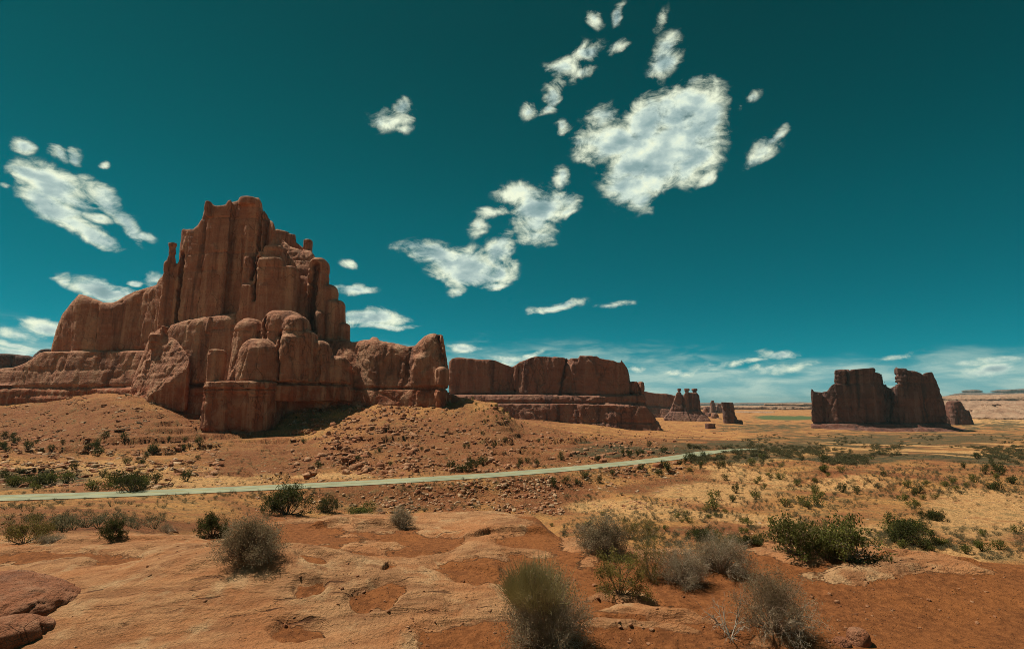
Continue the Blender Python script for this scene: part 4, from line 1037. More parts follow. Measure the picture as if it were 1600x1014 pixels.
    terrace('tableland', [(1080, 630), (1140, 631.5), (1180, 630), (1215, 630.5), (1235, 627.5), (1252, 627.5), (1270, 629), (1300, 628)], [(1080, 6200), (1300, 6000)], 500, 620, -150, 13, 'low blue tableland on the horizon behind the far cliffs', 201, .8, M6, zref=-60)
    terrace('tableland', [(1440, 622), (1462, 620), (1485, 617), (1505, 612.5), (1522, 611), (1540, 613.5), (1570, 611), (1590, 607.5), (1602, 606), (1625, 609), (1700, 610)], [(1440, 5400), (1700, 5000)], 500, 600, -150, 12, 'higher dark tableland on the skyline at the far right', 203, .8, M6, zref=-60)
    # ---- flat mesa at the left edge, and the small one beside the butte
    R = Rock.px(-90, 92, 480, 600, 538, -14, 2.2)
    R.wall([(-90, 553), (-20, 552), (20, 553), (48, 556), (56, 560)], [(-90, 500), (60, 520)], 60, batter=.1, rnd=2, zref=10)
    R.wall([(-90, 570), (60, 570), (90, 574)], [(-90, 490), (90, 510)], 60, batter=.6, rnd=2, zref=10)
    R.wall([(53, 556), (58, 549), (66, 545), (80, 545), (92, 548)], [(50, 540), (92, 545)], 50, batter=.1, rnd=2, zref=10)
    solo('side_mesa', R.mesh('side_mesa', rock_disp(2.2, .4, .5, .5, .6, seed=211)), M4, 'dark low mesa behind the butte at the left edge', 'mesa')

def build_road():
    L = ROAD; t = np.gradient(L, axis=0); t /= np.linalg.norm(t, axis=1)[:, None]; n = np.stack([-t[:, 1], t[:, 0]], 1)
    def ribbon(name, o0, o1, dz, mat, parent=None, seed=None):
        v = []
        
        k = 4 if o1 - o0 > 1 else 1
        offs = np.linspace(o0, o1, k + 1)
        for i in range(len(L)):
            for o in offs: v.append((L[i, 0] + n[i, 0] * o, L[i, 1] + n[i, 1] * o, float(road_z(L[i, 1] + n[i, 1] * o)) + CZ + dz - .01 * abs(o)))
        v = np.array(v); m = k + 1; idx = np.arange(len(v)).reshape(-1, m)
        f = np.stack([idx[:-1, :-1], idx[:-1, 1:], idx[1:, 1:], idx[1:, :-1]], -1).reshape(-1, 4)[:, ::-1]
        return link(name, mesh_np(name, v, f), mat, parent)
    m, t_, b = new_mat('old_asphalt', .85)
    pos = t_.add('ShaderNodeNewGeometry').outputs['Position']
    n1 = t_.noise(pos, .35, 5, .6); n2 = t_.noise(pos, 3.5, 5, .7)
    c = t_.mix(t_.rng(n1, .35, .65), (.23, .245, .165), (.31, .32, .215)); c = t_.mix(t_.math('MULTIPLY', t_.rng(n2, .4, .75), .3), c, (.16, .17, .13))
    t_.link(c, b.inputs['Base Color'])
    m2, t2, b2 = new_mat('road_paint', .7); b2.inputs['Base Color'].default_value = (.50, .50, .36, 1)
    m3, t3, b3 = new_mat('yellow_road_paint', .7); b3.inputs['Base Color'].default_value = (.55, .42, .12, 1)
    o = ribbon('road', -ROAD_HW, ROAD_HW, .10, m); tag(o, kind='structure')
    for a in (-ROAD_HW + .25, ROAD_HW - .35):
        e = ribbon('edge_line', a, a + .12, .112, m2, o)
    ribbon('centre_line', -.06, .06, .122, m3, o)

# ------------------------------------------------------------------ where things stand
rnd = np.random.default_rng(7)
def hit(px, py):
    """photo pixels -> points of the ground mesh seen there (nan where none)"""
    px = np.atleast_1d(np.asarray(px, float)); py = np.atleast_1d(np.asarray(py, float))
    x = (px - 800) / F; zz = (507 - py) / F
    az = np.arctan2(x, CP - zz * SP)
    A = GRID['az']; j = np.clip(np.rint((az - A[0]) / (A[1] - A[0])).astype(int), 0, len(A) - 1)
    out = np.full((len(px), 3), np.nan)
    for k in range(len(px)):
        colm = GRID['py'][:, j[k]]
        i = int(np.searchsorted(-colm, -py[k]))
        if i <= 0 or i >= len(colm): continue
        g0, g1 = GRID['gy'][i - 1, j[k]], GRID['gy'][i, j[k]]
        t = 0.5 if abs(g0 - g1) < 1e-6 else min(1, max(0, (g0 - py[k]) / (g0 - g1)))
        r = GRID['r'][i - 1] * (1 - t) + GRID['r'][i] * t
        z = GRID['z'][i - 1, j[k]] * (1 - t) + GRID['z'][i, j[k]] * t
        a = az[k]
        out[k] = (r * math.sin(a), r * math.cos(a), z)
    return out
def gz(x, y):
    return ground_at(np.array([x]), np.array([y]))[0]
def ground_at(x, y):
    """height of the ground mesh itself"""
    A = GRID['az']; az = np.arctan2(x, y); r = np.hypot(x, y)
    fj = np.clip((az - A[0]) / (A[1] - A[0]), 0, len(A) - 1.001); j = fj.astype(int); u = fj - j
    i = np.clip(np.searchsorted(GRID['r'], r) - 1, 0, len(GRID['r']) - 2); t = (r - GRID['r'][i]) / (GRID['r'][i + 1] - GRID['r'][i])
    Z = GRID['z']
    return (Z[i, j] * (1 - t) + Z[i + 1, j] * t) * (1 - u) + (Z[i, j + 1] * (1 - t) + Z[i + 1, j + 1] * t) * u

# ------------------------------------------------------------------ plants
def plant_mat(name, cols, rough=.8, trans=0.0):
    m, t, b = new_mat(name, rough)
    pos = t.add('ShaderNodeTexCoord').outputs['Object']
    oi = t.add('ShaderNodeObjectInfo')
    n = t.noise(pos, 9, 3, .6); n2 = t.noise(t.vmath('ADD', pos, oi.outputs['Location']), 2.2, 2, .5)
    c = t.mix(t.rng(n, .36, .64), cols[0], cols[1])
    c = t.mix(t.math('MULTIPLY', t.rng(n2, .42, .62), .8), c, cols[2])
    t.link(c, b.inputs['Base Color'])
    if trans > 0:
        tr = t.add('ShaderNodeBsdfTranslucent'); t.link(c, tr.inputs[0]); mx = t.add('ShaderNodeMixShader'); mx.inputs[0].default_value = trans
        t.link(b.outputs[0], mx.inputs[1]); t.link(tr.outputs[0], mx.inputs[2]); t.link(mx.outputs[0], t.n['Material Output'].inputs['Surface'])
    return m
PM = {}
def plant_mats():
    PM['grey_twig'] = plant_mat('grey_twigs', [(.30, .215, .15), (.50, .41, .31), (.24, .155, .095)])
    PM['brown_twig'] = plant_mat('brown_twigs', [(.15, .095, .06), (.30, .22, .16), (.18, .11, .07)])
    PM['dead_wood'] = plant_mat('bleached_wood', [(.42, .37, .30), (.55, .49, .40), (.30, .24, .18)])
    PM['far_sage'] = plant_mat('far_sage_leaf', [(.135, .125, .065), (.22, .20, .12), (.10, .085, .04)], trans=.4)
    PM['grey_leaf'] = plant_mat('sage_leaf', [(.25, .195, .11), (.36, .29, .185), (.18, .125, .065)], trans=.4)
    PM['olive_leaf'] = plant_mat('olive_leaf', [(.17, .145, .035), (.27, .225, .065), (.13, .095, .025)], trans=.4)
    PM['green_leaf'] = plant_mat('green_leaf', [(.105, .115, .026), (.19, .185, .045), (.08, .075, .02)], trans=.4)
    PM['juniper_leaf'] = plant_mat('juniper_leaf', [(.040, .048, .013), (.095, .105, .028), (.055, .055, .017)], trans=.4)
    PM['grass_blade'] = plant_mat('grass_blade', [(.46, .40, .19), (.60, .51, .28), (.36, .29, .14)], trans=.4)
    PM['dark_scrub'] = plant_mat('scrub_leaf', [(.11, .10, .045), (.17, .155, .075), (.085, .07, .035)], trans=.4)

def tubes(segs, sides=3):
    """segs: (n,8) p0 p1 r0 r1 -> verts, quads"""
    s = np.array(segs, float); a = s[:, :3]; b = s[:, 3:6]; d = b - a
    d /= np.maximum(np.linalg.norm(d, axis=1)[:, None], 1e-9)
    ref = np.where(np.abs(d[:, 2:3]) > .9, [[1., 0, 0]], [[0, 0, 1.]])
    u = np.cross(d, ref); u /= np.linalg.norm(u, axis=1)[:, None]; v = np.cross(d, u)
    ring = []
    for p, r in ((a, s[:, 6]), (b, s[:, 7])):
        for k in range(sides):
            an = 2 * math.pi * k / sides
            ring.append(p + (u * math.cos(an) + v * math.sin(an)) * r[:, None])
    V = np.stack(ring, 1).reshape(-1, 3); n = len(s); o = (np.arange(n) * 2 * sides)[:, None]
    f = []
    for k in range(sides):
        k2 = (k + 1) % sides
        f.append(np.concatenate([o + k, o + k2, o + sides + k2, o + sides + k], 1))
    return V, np.stack(f, 1).reshape(-1, 4)
def leaves(pts, size, rng_, aspect=.5, up=.3):
    n = len(pts)
    d = rng_.normal(size=(n, 3)); d[:, 2] += up; d /= np.linalg.norm(d, axis=1)[:, None]
    e = np.cross(d, rng_.normal(size=(n, 3))); e /= np.maximum(np.linalg.norm(e, axis=1)[:, None], 1e-6)
    s = size * rng_.uniform(.6, 1.4, n)[:, None]
    V = np.stack([pts - e * s * aspect * .5, pts + d * s * .5 - e * 0, pts + e * s * aspect * .5, pts - d * s * .5], 1)
    V = np.stack([pts - d * s * .5, pts + e * s * aspect * .5, pts + d * s * .5, pts - e * s * aspect * .5], 1)
    return V.reshape(-1, 3), np.arange(n * 4).reshape(n, 4)
def grow(rng_, n_main, H, W, levels=3, kids=4, rad=.006, wig=.35, upb=.25, base_r=.08, segn=4, first=.0, shrink=.55):
    segs = []; tips = []
    def branch(p, d, L, r, lv):
        pts = [p]
        for k in range(segn):
            d = d + rng_.normal(size=3) * wig * .35; d[2] += upb * .12
            d /= np.linalg.norm(d)
            q = pts[-1] + d * L / segn
            if q[2] < .01: q[2] = .01 + rng_.uniform(0, .02)
            r0 = r * (1 - .65 * k / segn); r1 = r * (1 - .65 * (k + 1) / segn)
            segs.append((*pts[-1], *q, r0, r1)); pts.append(q)
            if lv > 0 and k >= 1:
                for c in range(max(1, kids // (segn - 1) + int(rng_.random() < .4))):
                    dd = d + rng_.normal(size=3) * .75; dd /= np.linalg.norm(dd)
                    branch(q, dd, L * shrink * rng_.uniform(.6, 1.15), r1 * .75, lv - 1)
        tips.append((*pts[-1], *d)); tips.append((*pts[-2], *d))
    for i in range(n_main):
        a = rng_.uniform(0, 2 * math.pi); el = rng_.uniform(.0, 1.0) ** .8
        th = el * math.pi * .46
        d = np.array([math.cos(a) * math.sin(th) * W / (W + H) * 2, math.sin(a) * math.sin(th) * W / (W + H) * 2, math.cos(th) * H / (W + H) * 2 + .15])
        L = np.linalg.norm([d[0] * W * .25, d[1] * W * .25, d[2] * H * .42]) * 1.25
        d /= np.linalg.norm(d)
        branch(np.array([math.cos(a) * base_r * el * W, math.sin(a) * base_r * el * W, first]), d, L, rad, levels)
    return np.array(segs), np.array(tips)
def fit(arrs, W, H):
    """scale point arrays so that the plant is W wide and H high"""
    allp = np.concatenate([a.reshape(-1, 3) for a in arrs])
    w = np.percentile(np.abs(allp[:, :2]), 98) * 2; h = np.percentile(allp[:, 2], 99.5)
    s = np.array([W / w, W / w, H / h])
    return [a * s for a in arrs]

def bush(name, px, py, wpx, hpx, label, cat, style, seed, group=None, rot=0):
    """a shrub rooted where the photo pixel (px,py) meets the ground"""
    p = hit([px], [py])[0]
    if np.isnan(p[0]): print('no ground for', name, px, py); return None
    d = p[1] * CP + (p[2] - CZ) * SP
    W = wpx * d / F; H = hpx * d / F * 1.02
    g = np.random.default_rng(seed)
    e = empty(name, (p[0], p[1], p[2] - .01)); tag(e, label, cat, group)
    tw = {'sage': 'grey_twig', 'dark': 'brown_twig', 'rabbit': 'grey_twig', 'juniper': 'brown_twig', 'leafy': 'grey_twig', 'dead': 'dead_wood', 'olive': 'grey_twig', 'open': 'brown_twig'}[style]
    big = d < 12
    sc = min(W, H * 1.4)
    if style == 'dead':
        segs, tips = grow(g, 8, H, W, 2, 3, .0062, wig=.6, upb=.0, shrink=.6)
    elif style in ('juniper', 'leafy', 'olive', 'open'):
        segs, tips = grow(g, 16 if style != 'open' else 9, H, W, 3, 4, .010 * sc / .6, wig=.42, upb=.35, shrink=.58)
    else:
        segs, tips = grow(g, (80 if style == 'rabbit' else 62) if big else 30, H * (.75 if style == 'rabbit' else 1), W, 3 if big else 2, 4, .0072 * max(1, sc / .7), wig=.42, upb=.3, shrink=.62)
    V, Q = tubes(segs)
    tp = tips[:, :3]
    # foliage
    L = None
    def spray(n_per, spread, size, aspect, up, keep=1.0, zmin=0):
        t_ = tp[g.random(len(tp)) < keep]; t_ = t_[t_[:, 2] > zmin]
        q = np.repeat(t_, n_per, 0) + g.normal(size=(len(t_) * n_per, 3)) * spread
        q[:, 2] = np.maximum(q[:, 2], .01)
        return leaves(q, size, g, aspect, up)
    s0 = np.percentile(np.abs(tp[:, :2]), 98) * 2
    if style == 'rabbit': L = spray(3, .026 * s0, .018 * s0, .35, .2, .6)
    elif style == 'sage': L = spray(3, .026 * s0, .020 * s0, .35, .6, .36)
    elif style == 'dark': L = spray(3, .026 * s0, .022 * s0, .4, .4, .5)
    elif style == 'juniper': L = spray(7, .030 * s0, .030 * s0, .5, .7, .42)
    elif style == 'leafy': L = spray(4, .038 * s0, .040 * s0, .6, .0, .33)
    elif style == 'olive': L = spray(5, .030 * s0, .024 * s0, .4, .6, .5)
    elif style == 'open': L = spray(6, .04 * s0, .028 * s0, .5, .3, .6, zmin=.02)
    arrs = [V] + ([L[0]] if L is not None else [])
    arrs = fit(arrs, W * (1.04 if style in ('sage', 'dark') else 1), H * (.86 if style == 'rabbit' else 1))
    a, b_ = math.cos(rot), math.sin(rot)
    link('branches', mesh_np('branches', arrs[0], Q), PM[tw], e)
    if L is not None:
        lm = {'rabbit': 'grey_leaf', 'sage': 'grey_leaf', 'dark': 'grey_leaf', 'juniper': 'juniper_leaf', 'leafy': 'green_leaf', 'olive': 'olive_leaf', 'open': 'olive_leaf'}[style]
        link('foliage', mesh_np('foliage', arrs[1], L[1], False), PM[lm], e)
    if style == 'rabbit':
        n = 2600; an = g.uniform(0, 2 * math.pi, n); rr = np.sqrt(g.random(n)) * .46 * W
        x = np.cos(an) * rr - .07 * W; y = np.sin(an) * rr
        env = np.sqrt(np.maximum(.05, 1 - (rr / (.54 * W)) ** 2))
        base = np.stack([x * .8, y * .8, H * (.46 + .25 * env * g.random(n))], 1)
        tip = np.stack([x * 1.06, y * 1.06, H * (.48 + .50 * env * g.uniform(.60, 1.06, n))], 1) + g.normal(size=(n, 3)) * .035
        mid = (base + tip) / 2 + g.normal(size=(n, 3)) * .012
        sg = np.concatenate([np.concatenate([base, mid, np.full((n, 1), .0014), np.full((n, 1), .0012)], 1), np.concatenate([mid, tip, np.full((n, 1), .0012), np.full((n, 1), .0005)], 1)])
        kp = x + .16 * W * g.normal(size=n) < .03 * W; sg = sg[np.concatenate([kp, kp])]
        v2, q2 = tubes(sg)
        link('grass_blades', mesh_np('grass_blades', v2, q2), PM['grass_blade'], e)
    return e

def clump_mesh(name, seed, kind):
    """unit sized distant shrub: 1 m wide"""
    g = np.random.default_rng(seed)
    H = {'tuft': .62, 'green': .75, 'juniper': .95, 'low': .45}[kind]
    n_l = {'tuft': 9, 'green': 12, 'juniper': 16, 'low': 8}[kind]
    segs = []; pts = []
    for i in range(n_l):
        a = g.uniform(0, 2 * math.pi); r = .36 * math.sqrt(g.random()); zc = H * (.30 + .5 * g.random() * (1 - r))
        c = np.array([math.cos(a) * r, math.sin(a) * r, zc])
        segs.append((c[0] * .05, c[1] * .05, -.05, c[0] * 1.3, c[1] * 1.3, c[2] * 1.15, .018, .006))
        m = 34 if kind in ('juniper', 'green') else 24
        q = np.clip(g.normal(size=(m, 3)), -1.4, 1.4) * np.array([.105, .105, .095 * H / .6]) + c
        pts.append(q)
    pts = np.concatenate(pts); pts[:, 2] = np.maximum(pts[:, 2], .0)
    V, Q = tubes(segs)
    lv, lq = leaves(pts, .095 if kind != 'tuft' else .10, g, .42 if kind != 'tuft' else .22, .35 if kind != 'tuft' else 1.0)
    return mesh_np(name, np.concatenate([V, lv]), [Q, lq + len(V)], False), (V, Q, lv, lq)

def hull_rock(seed, flat=.6, n=16, cut=.75):
    import bmesh
    g = np.random.default_rng(seed); bm = bmesh.new()
    p = g.normal(size=(n, 3)); p /= np.linalg.norm(p, axis=1)[:, None]; p = np.sign(p) * np.abs(p) ** cut
    p *= np.array([.5, .5 * g.uniform(.6, 1), .5 * flat]); p[:, 2] += .5 * flat * .45
    vs = [bm.verts.new(q) for q in p]
    r = bmesh.ops.convex_hull(bm, input=vs)
    bmesh.ops.delete(bm, geom=[v for v in bm.verts if not v.link_faces], context='VERTS')
    bmesh.ops.bevel(bm, geom=list(bm.edges), offset=.035, segments=1, affect='EDGES', profile=.6)
    bmesh.ops.triangulate(bm, faces=bm.faces)
    bm.verts.ensure_lookup_table()
    V = np.array([v.co for v in bm.verts]); Fc = np.array([[v.index for v in f.verts] for f in bm.faces]); bm.verts.index_update()
    Fc = np.array([[v.index for v in f.verts] for f in bm.faces]); V = np.array([v.co[:] for v in bm.verts])
    bm.free(); return V, Fc

def merged(name, lib, items, mat, label, cat, smooth=False):
    """items: (x,y,z,size,rot,variant[,zscale])"""
    vs, fs3, o = [], {}, 0
    for it in items:
        x, y, z, s, r, k = it[:6]; zs = it[6] if len(it) > 6 else 1
        V, fl = lib[k]
        c, n = math.cos(r), math.sin(r)
        W = np.stack([(V[:, 0] * c - V[:, 1] * n) * s + x, (V[:, 0] * n + V[:, 1] * c) * s + y, V[:, 2] * s * zs + z], 1)
        vs.append(W)
        for f in fl: fs3.setdefault(f.shape[1], []).append(f + o)
        o += len(V)
    if not vs: return
    me = mesh_np(name, np.concatenate(vs), [np.concatenate(f) for f in fs3.values()], smooth)
    ob = link(name, me, mat); tag(ob, label, cat, kind='stuff'); return ob

def in_zone(n, x0, x1, y0, y1, seed, clump=0.0, cs=60, skew=1.0):
    g = np.random.default_rng(seed)
    px = g.uniform(x0, x1, n * 4); py = y0 + (y1 - y0) * g.random(n * 4) ** skew
    if clump > 0:
        nz = fbm(px / cs, py / (cs * .28), oct=3, seed=seed + 77)
        keep = g.random(n * 4) < np.clip(.5 + clump * nz * 2.2, 0, 1)
        px, py = px[keep], py[keep]
    return px[:n], py[:n]

def build_scatter():
    g = np.random.default_rng(11)
    road_row = lambda px: np.interp(px, [0, 200, 400, 600, 800, 900, 1000, 1050, 1100], [778.5, 771.8, 763, 753, 740.3, 731.8, 721.8, 716, 707])
    ROADX = 1115
    # ---- shrubs: zone, n, rect, size range, kind weights, region label
    Z = [
     ('tuft', 330, (0, 1080, 5, 19), (.45, .85), 'road_near', 0.3, 'roadside tufts below the road'),
     ('tuft', 170, (0, 1080, -9, -5), (.45, .8), 'road_far', 0.3, 'tufts on the far verge of the road'),
     ('tuft', 130, (0, 460, 786, 832), (.35, .75), None, .5, 'tufts on the sandy slope at the left'),
     ('green', 16, (0, 235, 752, 766), (1.7, 2.8), None, .0, 'green shrubs lining the road at the left'),
     ('juniper', 10, (0, 300, 742, 764), (1.8, 3.0), None, .0, 'dark junipers lining the road at the left'),
     ('juniper', 34, (0, 320, 682, 742), (1.4, 3.2), None, .6, 'dark shrubs on the slope under the butte'),
     ('tuft', 220, (0, 1050, 642, 745), (.6, 1.3), None, .5, 'tufts scattered on the talus'),
     ('juniper', 26, (420, 1050, 640, 738), (1.2, 2.2), None, .2, 'dark shrubs scattered on the talus'),
     ('green', 70, (735, 832, 620, 662), (.8, 1.5), None, .1, 'green shrubs on the ridge of the talus'),
     ('juniper', 14, (700, 1100, -16, -8), (1.6, 2.6), 'road_far', .0, 'junipers behind the road'),
     ('juniper', 15, (860, 1110, 6, 26), (1.3, 2.4), 'road_near', .3, 'junipers below the bend of the road'),
     ('tuft', 2300, (880, 1600, 712, 862), (.35, .95), None, .9, 'tufts on the open plain'),
     ('tuft', 500, (1150, 1600, 720, 800), (.6, 1.2), None, .7, 'tufts on the open plain'),
     ('green', 46, (1060, 1600, 716, 800), (1.2, 2.3), None, .7, 'green shrubs on the open plain'),
     ('juniper', 28, (1080, 1600, 705, 790), (1.3, 2.6), None, .7, 'junipers on the open plain'),
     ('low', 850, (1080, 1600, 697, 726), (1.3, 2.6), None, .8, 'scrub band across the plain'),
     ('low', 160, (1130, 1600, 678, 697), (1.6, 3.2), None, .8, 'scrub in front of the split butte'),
     ('tuft', 150, (1340, 1600, 826, 876), (.45, .9), None, .5, 'grey tufts beyond the edge of the rock at the right'),
     ('green', 20, (1360, 1600, 815, 872), (.8, 1.5), None, .5, 'green shrubs beyond the edge of the rock at the right'),
     ('tuft', 120, (870, 1250, 800, 848), (.4, .8), None, .6, 'tufts below the mound'),
     ('green', 26, (860, 1220, 800, 850), (.7, 1.4), None, .3, 'green shrubs below the mound'),
     ('tuft', 60, (430, 860, 790, 806), (.5, .9), None, .2, 'tufts behind the slickrock'),
    ]
    items = []
    pale_hole = [(1530, 800, 95, 28), (1040, 762, 110, 9), (1130, 744, 70, 6)]
    for zi, (kind, n, (x0, x1, y0, y1), (s0, s1), mode, cl, reg) in enumerate(Z):
        px, py = in_zone(n, x0, x1, y0, y1, 200 + zi, cl, skew=1.0)
        if mode: py = road_row(px) + py
        keep = np.ones(len(px), bool)
        for (cx, cy, a, b) in pale_hole:
            q = np.hypot((px - cx) / a, (py - cy) / b); keep &= ~((q < 1) & (g.random(len(px)) < .92))
        keep &= ~((px > 318) & (px < 450) & (py > 590) & (py < 692))
        px, py = px[keep], py[keep]
        H = hit(px, py)
        for k in range(len(px)):
            if np.isnan(H[k, 0]): continue
            if H[k, 1] < 11: continue
            if road_dist(np.array([H[k, 0]]), np.array([H[k, 1]]))[0] < ROAD_HW + .5: continue
            s = s0 + (s1 - s0) * g.random() ** 1.8
            items.append((kind, H[k, 0], H[k, 1], H[k, 2] - .02 * s, s, reg, s / H[k, 1]))
    REG = {'tuft': ('sagebrush', 'sagebrush', 'far_sage', 'small grey green sagebrush'), 'green': ('green_shrub', 'shrub', 'green_leaf', 'rounded bright green shrub'),
           'juniper': ('juniper', 'juniper bush', 'juniper_leaf', 'dark green juniper bush'), 'low': ('scrub_bush', 'scrub bush', 'dark_scrub', 'low dark scrub bush')}
    PLACE = {'roadside tufts below the road': 'on the near verge of the road', 'tufts on the far verge of the road': 'on the far verge of the road', 'tufts on the sandy slope at the left': 'on the sandy slope left, below the road',
             'green shrubs lining the road at the left': 'lining the far side of the road at the left edge', 'dark junipers lining the road at the left': 'behind the road at the left edge', 'dark shrubs on the slope under the butte': 'on the slope under the left butte',
             'tufts scattered on the talus': 'on the rubble slope under the cliffs', 'dark shrubs scattered on the talus': 'on the rubble slope right of the pedestal', 'green shrubs on the ridge of the talus': 'on the ridge of rubble before the mesa',
             'junipers behind the road': 'just behind the road', 'junipers below the bend of the road': 'below the bend of the road', 'tufts on the open plain': 'on the open plain right of the road', 'green shrubs on the open plain': 'on the open plain right of the road',
             'junipers on the open plain': 'on the open plain right of the road', 'scrub band across the plain': 'in the dark band across the plain', 'scrub in front of the split butte': 'on the flat before the split butte',
             'grey tufts beyond the edge of the rock at the right': 'just beyond the rock edge at the right', 'green shrubs beyond the edge of the rock at the right': 'just beyond the rock edge at the right', 'tufts below the mound': 'on the sand beyond the rock mound, centre right',
             'green shrubs below the mound': 'on the sand beyond the rock mound, centre right', 'tufts behind the slickrock': 'between the rock mound and the road bank'}
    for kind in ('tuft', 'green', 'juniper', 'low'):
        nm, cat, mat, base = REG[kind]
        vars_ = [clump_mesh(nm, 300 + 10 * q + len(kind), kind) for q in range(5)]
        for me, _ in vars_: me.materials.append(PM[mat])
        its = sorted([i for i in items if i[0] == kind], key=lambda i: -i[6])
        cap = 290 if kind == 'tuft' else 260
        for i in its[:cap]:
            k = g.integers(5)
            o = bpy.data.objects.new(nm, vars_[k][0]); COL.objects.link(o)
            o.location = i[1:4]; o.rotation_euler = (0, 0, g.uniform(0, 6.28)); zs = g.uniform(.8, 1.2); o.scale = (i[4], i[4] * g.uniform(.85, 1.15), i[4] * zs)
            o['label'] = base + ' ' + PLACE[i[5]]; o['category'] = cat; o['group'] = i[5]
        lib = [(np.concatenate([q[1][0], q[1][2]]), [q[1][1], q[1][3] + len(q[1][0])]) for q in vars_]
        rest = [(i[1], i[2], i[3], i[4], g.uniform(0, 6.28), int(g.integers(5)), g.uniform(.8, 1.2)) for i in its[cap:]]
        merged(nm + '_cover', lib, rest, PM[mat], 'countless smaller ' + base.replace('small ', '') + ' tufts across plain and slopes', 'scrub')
    # ---- rocks
    RM = rock_mat('rubble_stone', .12, upper=(.36, .165, .085), lower=(.30, .12, .06), pale=(.55, .38, .24), varnish=(.20, .09, .05), strata=.5)
    RP = rock_mat('pale_rubble_stone', .12, upper=(.46, .30, .18), lower=(.38, .2, .1), pale=(.62, .46, .31), varnish=(.26, .14, .08), strata=.5)
    RR = rock_mat('red_rubble_stone', .12, upper=(.30, .115, .055), lower=(.26, .09, .045), pale=(.42, .22, .12), varnish=(.14, .06, .035), strata=.5)
    hulls = [hull_rock(500 + k, [.55, .7, .35, .8, .5, .28, .65, .4][k]) for k in range(8)]
    hme = {}
    for mk, mm in (('RM', RM), ('RP', RP), ('RR', RR)):
        hme[mk] = []
        for V, Fc in hulls:
            me = mesh_np('boulder', V, Fc, False); me.materials.append(mm); hme[mk].append(me)
    RZ = [  # n, rect, size, materials, flat only, clump, skew, place
     (1500, (455, 650, 625, 742), (.4, 2.8), ('RM', 'RR', 'RM'), 0, .5, None, 'on the rubble slope right of the pedestal'),
     (1500, (590, 880, 742, 806), (.26, 1.1), ('RM', 'RR', 'RP'), 0, .5, None, 'on the stony bank below the road'),
     (2000, (0, 345, 615, 762), (.5, 2.6), ('RP', 'RM', 'RR'), 1, .7, None, 'on the ledgy slope under the left butte'),
     (2200, (640, 1060, 632, 738), (.4, 2.2), ('RR', 'RM', 'RM'), 0, .6, None, 'on the red slope behind the road'),
     (330, (880, 1070, 722, 768), (.35, 1.3), ('RP', 'RM'), 1, .6, None, 'in the ledges below the bend of the road'),
     (170, (925, 1080, 772, 796), (.3, .9), ('RM', 'RR'), 1, .5, None, 'in the row of rocks on the sandy flat'),
     (260, (400, 640, 700, 755), (.4, 1.6), ('RP', 'RM'), 1, .5, None, 'at the foot of the rubble slope'),
     (170, (400, 620, 768, 800), (.25, .8), ('RM', 'RP'), 0, .4, None, 'on the stony bank below the road'),
     (220, (1050, 1600, 725, 860), (.2, .6), ('RM', 'RP'), 1, .7, None, 'on the open plain'),
     (200, (1000, 1160, 655, 690), (.8, 2.6), ('RM', 'RR'), 0, .5, None, 'on the slope below the three headed rock'),
     (60, (0, 460, 786, 832), (.15, .5), ('RM', 'RR'), 0, .5, None, 'on the sandy slope at the left'),
    ]
    rocks = []
    for zi, (n, (x0, x1, y0, y1), (s0, s1), mats, flat, cl, mode, place) in enumerate(RZ):
        px, py = in_zone(n, x0, x1, y0, y1, 700 + zi, cl, 40)
        keep = ~((px > 318) & (px < 450) & (py > 590) & (py < 690)); px, py = px[keep], py[keep]
        H = hit(px, py)
        for k in range(len(px)):
            if np.isnan(H[k, 0]) or H[k, 1] < 11: continue
            if road_dist(np.array([H[k, 0]]), np.array([H[k, 1]]))[0] < ROAD_HW + .8: continue
            s = s0 + (s1 - s0) * g.random() ** 3.2
            v = int(g.choice([2, 5, 7, 4])) if flat else int(g.integers(8))
            rocks.append((H[k, 0], H[k, 1], H[k, 2] - .12 * s, s, g.uniform(0, 6.28), v, mats[int(g.integers(len(mats)))], place, s / H[k, 1]))
    rocks.sort(key=lambda r: -r[8])
    col = {'RM': 'orange brown', 'RP': 'pale tan', 'RR': 'dark red'}
    for r in rocks[:290]:
        o = bpy.data.objects.new('boulder', hme[r[6]][r[5]]); COL.objects.link(o)
        o.location = r[:3]; o.rotation_euler = (g.uniform(-.2, .2), g.uniform(-.2, .2), r[4]); o.scale = (r[3] * g.uniform(.8, 1.3), r[3], r[3] * g.uniform(.8, 1.2))
        o['label'] = col[r[6]] + ' angular boulder ' + r[7]; o['category'] = 'boulder'; o['group'] = 'boulders ' + r[7] + ', ' + col[r[6]]
    lib = [(V, [Fc]) for V, Fc in hulls]
    for mk, mm in (('RM', RM), ('RP', RP), ('RR', RR)):
        merged('rubble', lib, [r[:6] for r in rocks[290:] if r[6] == mk], mm, col[mk] + ' broken stones strewn over the slopes and road bank', 'rubble')
    # pebbles on the slickrock
    PZN = [(80, (530, 700, 915, 1012)), (40, (660, 800, 860, 1012)), (170, (900, 1400, 900, 1012)), (40, (420, 560, 880, 1000)), (80, (700, 1000, 870, 1012)), (120, (1300, 1600, 880, 1012)), (50, (100, 600, 840, 900)), (20, (0, 400, 920, 1012))]
    pb = []
    for zi, (n, (x0, x1, y0, y1)) in enumerate(PZN):
        px, py = in_zone(n, x0, x1, y0, y1, 900 + zi, .8, 50)
        H = hit(px, py)
        for k in range(len(px)):
            if np.isnan(H[k, 0]) or H[k, 1] > 12: continue
            s = .010 + .04 * g.random() ** 5
            pb.append((H[k, 0], H[k, 1], H[k, 2] - .1 * s, s, g.uniform(0, 6.28), int(g.integers(8))))
